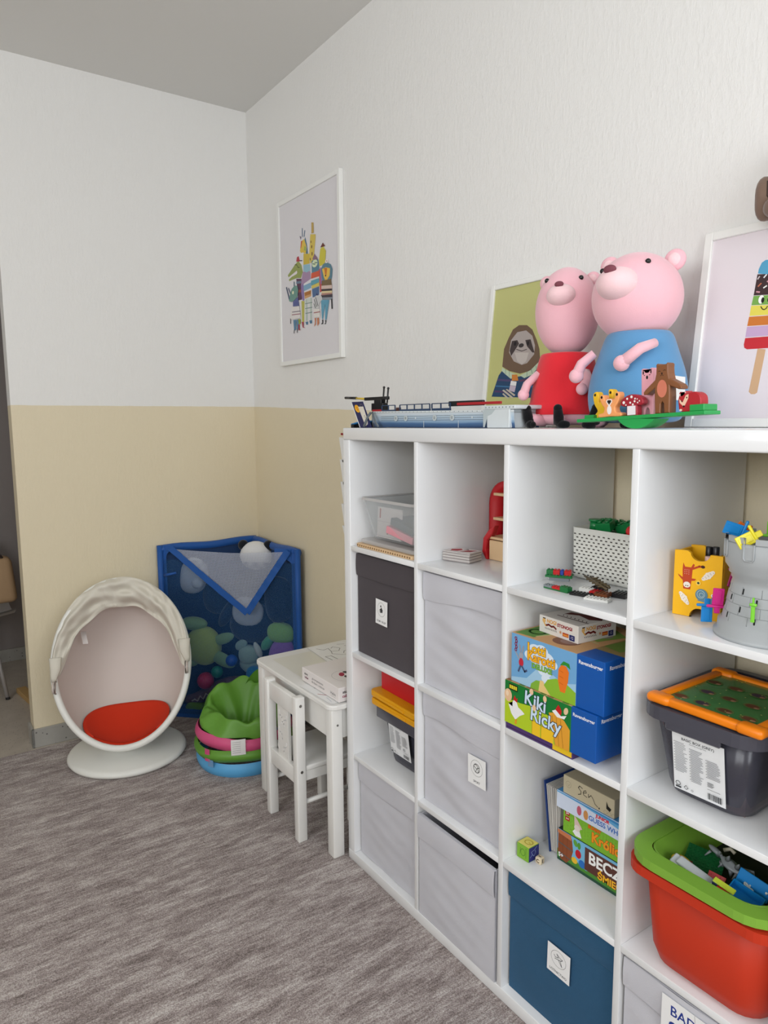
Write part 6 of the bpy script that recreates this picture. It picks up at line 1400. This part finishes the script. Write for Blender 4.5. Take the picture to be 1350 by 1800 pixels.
fig('toadstool_wooden_figure', 'crimson wooden toadstool with white dots and pale stem', 'wooden figure', 1.062, .026, 0, 0,
    sm([(-.012, 0), (0, .0003), (.012, 0), (.012, .018), (.018, .018), (.026, .022), (.024, .031), (.014, .038), (0, .041), (-.014, .038), (-.024, .031), (-.026, .022), (-.018, .018), (-.012, .018)], 3), .016, RW_, mush)
fig('pink_rabbit_figure', 'tall pink wooden rabbit figure behind the toadstool', 'wooden figure', 1.080, .052, 0, 0,
    sm([(-.0135, 0), (-.006, .0003), (-.004, .010), (0, .014), (.004, .010), (.006, .0003), (.0135, 0), (.0135, .040), (.0135, .082), (.0125, .0895), (.006, .0895), (.003, .084), (-.003, .084), (-.006, .0895), (-.0125, .0895), (-.0135, .082), (-.0135, .04)], 3), .020, PW_,
    lambda a: (a.ell(-.0085, .082, .0014, .004, K_), a.ell(.0085, .083, .0014, .004, K_), a.ell(0, .0725, .0022, .0036, K_), a.ell(-.006, .077, .0014, .0008, K_), a.ell(.006, .077, .0014, .0008, K_)))
def bear(a):
    a.ell(0, .046, .0105, .0165, (206, 120, 96)); a.line([(-.008, .078), (-.0055, .0795), (-.003, .078)], .0008, K_); a.line([(.003, .079), (.0055, .0805), (.008, .079)], .0008, K_); a.ell(0, .0745, .0018, .0014, K_, 8); a.line([(-.003, .070), (0, .072), (.003, .070)], .0008, K_); a.line([(0, .074), (0, .072)], .0008, K_)
fig('brown_bear_figure', 'brown wooden bear figure with spread arms and pink belly', 'wooden figure', 1.128, .030, 0, 0,
    [(-.0155, 0), (-.004, 0), (-.003, .018), (0, .022), (.003, .018), (.004, 0), (.0155, 0), (.0165, .03), (.016, .050), (.034, .042), (.040, .0425), (.0405, .047), (.036, .052), (.0155, .0635), (.0130, .074), (.0125, .085), (.013, .091), (.0105, .0935), (.008, .091), (-.008, .091), (-.0105, .0935), (-.013, .091), (-.0125, .085), (-.013, .074), (-.0155, .0635), (-.036, .047), (-.0405, .042), (-.040, .0375), (-.034, .037), (-.016, .048), (-.0165, .03)], .022, BW_, bear)
def fox(a):
    a.poly([(-.019, .024), (-.0125, .017), (-.006, .030), (-.0005, .0315), (-.001, .024), (-.0095, .0085), (-.0185, .017)], (236, 196, 170)); a.ell(-.014, .0195, .0012, .0016, K_, 8); a.ell(-.004, .0255, .0012, .0016, K_, 8); a.ell(-.010, .010, .0022, .0018, K_, 8)
    a.poly([(-.019, .031), (-.0165, .028), (-.0165, .034)], (236, 190, 180)); a.poly([(-.007, .037), (-.005, .034), (-.0085, .034)], (236, 190, 180)); a.poly([(.008, .003), (.014, .010), (.017, .012), (.016, .004), (.011, .001)], (238, 210, 196)); a.ell(-.016, .0035, .003, .002, (236, 210, 190))
fig('red_fox_figure', 'curled red wooden fox figure at the right of the beam', 'wooden figure', 1.181, .034, 0, 0,
    sm([(-.019, .002), (-.010, 0), (.012, 0), (.020, .002), (.024, .014), (.022, .028), (.012, .035), (.002, .034), (-.005, .033), (-.007, .038), (-.010, .034), (-.015, .031), (-.0185, .037), (-.020, .030), (-.022, .022), (-.021, .010)], 3), .024, FW_, fox)

# ================================================================== TOY SHIP AND ITS COVER, LEFT END OF THE SHELF TOP
def ship_mat():
    m = bpy.data.materials.new('printed_ship_hull'); m.use_nodes = True; nt = m.node_tree; p = nt.nodes['Principled BSDF']
    tc = nt.nodes.new('ShaderNodeTexCoord'); sp = nt.nodes.new('ShaderNodeSeparateXYZ'); nt.links.new(tc.outputs['Object'], sp.inputs[0])
    ns = nt.nodes.new('ShaderNodeTexNoise'); ns.inputs['Scale'].default_value = 45; mp = nt.nodes.new('ShaderNodeMapping'); mp.inputs['Scale'].default_value = (.12, 1, 1.6); nt.links.new(tc.outputs['Object'], mp.inputs[0]); nt.links.new(mp.outputs[0], ns.inputs['Vector'])
    ma = nt.nodes.new('ShaderNodeMath'); ma.operation = 'MULTIPLY_ADD'; ma.inputs[1].default_value = .010; nt.links.new(ns.outputs['Fac'], ma.inputs[0]); nt.links.new(sp.outputs['Z'], ma.inputs[2])
    mr = nt.nodes.new('ShaderNodeMapRange'); mr.inputs[1].default_value = .0; mr.inputs[2].default_value = .045; nt.links.new(ma.outputs[0], mr.inputs[0])
    cr = nt.nodes.new('ShaderNodeValToRGB'); e = cr.color_ramp.elements      # printed colour bands of the hull: navy, steel blue, white
    e[0].position = .12; e[0].color = (lin(38), lin(66), lin(104), 1); e[1].position = 1; e[1].color = (lin(206), lin(214), lin(220), 1)
    for ps, c in ((.38, (72, 106, 146)), (.48, (128, 158, 186)), (.62, (168, 188, 206)), (.80, (176, 194, 208))):
        k = e.new(ps); k.color = tuple(lin(v) for v in c) + (1,)
    nt.links.new(mr.outputs[0], cr.inputs[0]); nt.links.new(cr.outputs[0], p.inputs['Base Color']); p.inputs['Roughness'].default_value = .35
    return m
HULL = ship_mat(); SHW = mat('ship_white', (206, 212, 214), .4); SHN = mat('ship_navy_plastic', (44, 66, 96), .4); SHG = mat('ship_rib_grey', (96, 104, 110), .5); SHB = mat('black_plastic', (22, 22, 24), .4)
sh_ = thing('toy_ship', 'long blue and white printed toy ship lying on the shelf top', 'toy ship', (.36, .109, zt), 0)
sh_.scale = (1, .52, 1)
L0, L1 = -.315, .335
def hull(u, v):
    x = L0 + (L1 - L0) * u; wd = .088 * (.50 + .50 * min(1, math.sin(PI * min(.5, .02 + u * 1.6)) ** .6))
    return (x, -wd * (.90 + .10 * math.sin(v * PI / 2)) , .0005 + .040 * v + .006 * (1 - u) * v)
g = G(); g.grid(hull, 60, 8, HULL); g.grid(lambda u, v: (hull(u, v)[0], -hull(u, v)[1], hull(u, v)[2]), 60, 8, HULL)
for x in (-.02, .13, .245): g.box((x, -.0895, .010), (.0012, .001, .019), SHW, M=TR(0, 0, 0) @ I4)
for z in (.0215, .027, .033): g.tube([(L0 + .08 + .5*i/20, -.0888, z) for i in range(21)], .0004, SHG, 4)
g.done('hull', sh_)
g = G(); g.grid(lambda u, v: (hull(u, 1)[0], hull(u, 1)[1] * (1 - 2*v), .0395 + .006 * (1 - u)), 60, 4, SHW)
g.tube([(hull(u, 1)[0], hull(u, 1)[1] - .001, hull(u, 1)[2] + .001) for u in [i/60 for i in range(61)]], .0032, SHW, 6)
for i in range(34):
    u = .05 + i/36; q = hull(u, 1); g.ell((q[0], q[1] - .004, q[2] + .001), .0014, mat('ship_rivet', (110, 120, 126), .4), nu=6, nv=4)
g.done('deck', sh_)
for x in (-.155, -.105, .03, .105):
    g = G(); g.cyl((x, -.0885, .0275), (x, -.0925, .0275), .0085, mat('porthole_disc', (186, 194, 196), .4), n=20); g.ell((x, -.0925, .0275), (.004, .0015, .004), mat('porthole_grey', (150, 158, 160), .4), nu=10, nv=6); g.done('porthole', sh_)
for x in (-.058, .185):
    g = G(); g.box((x, -.090, .0275), (.004, .003, .005), SHW); g.done('latch', sh_)
g = G()
for (xs) in ((-.295, -.318), (-.285, -.235)):
    g.tube([(xs[0], -.085, .046), (xs[0] + (xs[1] - xs[0])*.3, -.098, .034), (xs[0] + (xs[1] - xs[0])*.7, -.106, .014), (xs[1], -.108, .003)], .0048, SHG, 6)
g.done('prow_rib', sh_)
g = G(); g.bx((.245, -.098, .0005), (.325, .090, .050), SHW, .002, 1); g.bx((.235, -.101, .046), (.345, .092, .056), SHW, .003, 2)
for i in range(9): g.ell((.243 + .012*i, -.1015, .051), .0018, mat('ship_rivet', (110, 120, 126), .4), nu=6, nv=4)
g.prism([(.232, .046), (.275, .046), (.262, .034), (.248, .030), (.240, .012), (.236, .002), (.232, .002)], .004, mat('ship_scroll', (178, 188, 190), .4), FRONT(0, -.0985, 0))
g.done('stern_house', sh_)
# deck railings, lying masts
for (x0, x1) in ((-.26, -.19), (-.165, -.02), (-.01, .07)):
    g = G(); n_ = max(2, int((x1 - x0)/.030))
    g.bx((x0, -.052, .0465), (x1, -.040, .054), SHN, .001, 1); g.bx((x0, -.050, .066), (x1, -.046, .0685), SHN)
    for k in range(n_ + 1): g.bx((x0 + (x1-x0)*k/n_ - .002, -.050, .054), (x0 + (x1-x0)*k/n_ + .002, -.046, .067), SHN)
    g.done('railing', sh_)
g = G(); g.bx((.06, -.045, .058), (.20, -.030, .072), SHB, .002, 1); g.bx((.10, -.052, .060), (.27, -.044, .067), mat('ship_red', (170, 30, 38), .4), .001, 1); g.done('folded_mast', sh_)
g = G(); g.bx((-.185, -.050, .0465), (-.168, -.034, .060), mat('ship_brown', (70, 36, 30), .5), .001, 1); g.bx((-.31, -.055, .048), (-.262, -.02, .056), mat('ship_red', (170, 30, 38), .4), .001, 1); g.done('deck_block', sh_)
gn = thing('toy_cannon', 'black and yellow toy gun with long barrel jutting left over the ship\'s bow', 'toy', (.07, .095, zt + .052), 0)
g = G(); g.bx((-.035, -.008, 0), (.03, .012, .024), SHB, .001, 1); g.bx((-.080, -.006, .034), (.045, .008, .044), SHB, .001, 1); g.bx((-.02, -.008, .022), (.02, .010, .036), SHB, .001, 1); g.done('gun_body', gn)
g = G(); g.cyl((-.075, 0, .039), (-.145, 0, .044), .0035, mat('brass_yellow', (216, 184, 60), .4)); g.done('yellow_tube', gn)
g = G(); g.cyl((-.135, 0, .044), (-.205, 0, .047), .0042, SHB); g.done('barrel', gn)
for (x, h_, tl) in ((.022, .026, 0), (.045, .022, .25)):
    g = G(); g.tube([(x - .01*tl, 0, .024), (x, 0, .04), (x + .004, 0, .046 + h_)], .0028, SHB, 6); g.ell((x + .004, 0, .046 + h_), .004, SHB, nu=8, nv=6); g.done('post', gn)
# cover panel beside the bow
cv = thing('ship_book_cover', 'navy blue cover card with yellow round sticker standing at the ship\'s bow', 'cover card', (.012, .0595, zt), (0, 0, 0))
NV = mat('navy_card', (34, 36, 84), .45)
g = G(); SHR = Matrix(((1, 0, -.62, 0), (0, 1, .0, 0), (0, 0, 1, 0), (0, 0, 0, 1)))
g.bx((0, 0, 0), (.062, .004, .082), NV, M=SHR); g.bx((-.0035, -.0003, 0), (.0, .0043, .0825), mat('white_card', (240, 240, 240), .7), M=SHR)
a = Art(g, SHR @ FRONT(0, 0, 0)); a.ell(.020, .060, .014, .0125, (240, 176, 40)); a.text('\u017c\u00f3\u0142te', .020, .063, .005, (190, 90, 20), .02); a.text('7+', .021, .056, .007, (190, 60, 20), .04); a.ring(.050, .066, .008, .008, .0012, (150, 140, 120), 16)
g.done('card', cv)
g = G(); g.prism([(.036, .004), (.050, .010), (.058, .024), (.060, .066), (.032, .066), (.034, .03)], .0015, mat('cream_card', (222, 214, 200), .6), SHR @ FRONT(0, -.002, 0)); a = Art(g, SHR @ FRONT(0, -.002, 0)); a.text('S', .052, .034, .012, (60, 60, 60)); a.line([(.040, .018), (.046, .021), (.044, .014)], .0012, (120, 150, 60)); g.done('cream_tab', cv)

# ================================================================== POCKET RACK ON THE SHELF'S LEFT SIDE
WM = mat('white_rack_plastic', (226, 226, 224), .4)
rk = thing('magazine_rack', 'white tiered pocket rack hanging on the left side of the cube shelf', 'rack', (-.0005, .045, 1.02), 0)
g = G(); g.bx((-.004, 0, 0), (0, .24, .43), WM, .001, 1); g.done('back_plate', rk)
for k in range(5):
    z = .418 - k*.074; x = -.098 + .003*k
    g = G(); hgt = .082 if k < 4 else .118
    g.bx((0, 0, 0), (0, 0, 0), WM) if False else None
    p0, p1 = (x, z), (x + (.020 if k < 4 else .055), z - hgt)
    for y in (0, .237): g.prism([(-.004, z - .004), (p0[0], p0[1]), (p1[0], p1[1]), (-.004, p1[1])], .003, WM, FRONT(0, y, 0))
    g.prism([(p0[0], p0[1]), (p0[0] + .003, p0[1]), (p1[0] + .003, p1[1]), (p1[0], p1[1])], .234, WM, FRONT(0, .003, 0))
    g.done('pocket', rk)
g = G(); g.box((0, 0, 0), (.07, .14, .006), mat('sky_blue_folder', (30, 120, 180), .4), .002, 1, M=RY(-.15)); g.bx((-.034, -.07, -.045), (-.026, .07, -.004), SHB, .001, 1); g.bx((-.026, -.07, -.066), (-.016, -.066, -.004), SHB)
tag(g.done('blue_folder'), 'blue and black folder poking out above the pocket rack', 'folder', (-.045, .15, 1.485), 0)
g = G(); g.box((0, 0, 0), (.085, .20, .007), mat('dark_red_booklet', (140, 26, 34), .5), .001, 1, M=RY(.06)); tag(g.done('red_booklet'), 'dark red booklet lying in the topmost pocket of the rack', 'booklet', (-.062, .155, 1.446), 0)

# ================================================================== BROWN PLUSH ON THE WALL, RIGHT EDGE
BRP = mat('brown_suede_plush', (124, 102, 88), .85, .15, bump=.4, bscale=160, sheen=.35, var=.08, vscale=25)
wp = thing('brown_plush', 'brown suede-like plush hanging on the wall above the ice lolly picture', 'soft toy', (1.196, .345, 1.918), 0)
g = G(); g.ell((.02, 0, .055), (.075, .055, .085), BRP, f=wob(31, .06), nu=36, nv=22); g.done('body', wp)
g = G(); g.ell((-.056, -.012, .016), (.024, .030, .042), BRP, M=I4, f=wob(33, .08)); g.done('left_lobe', wp)
g = G(); g.ell((0, -.02, -.008), (.060, .042, .026), BRP, f=wob(35, .05)); g.done('lower_lobe', wp)
g = G(); g.tube([(-.040, -.050, .040), (-.036, -.056, .010), (-.020, -.060, -.010), (.01, -.062, -.018)], .0016, mat('dark_seam', (60, 44, 36), .9), 5); g.done('seam', wp)
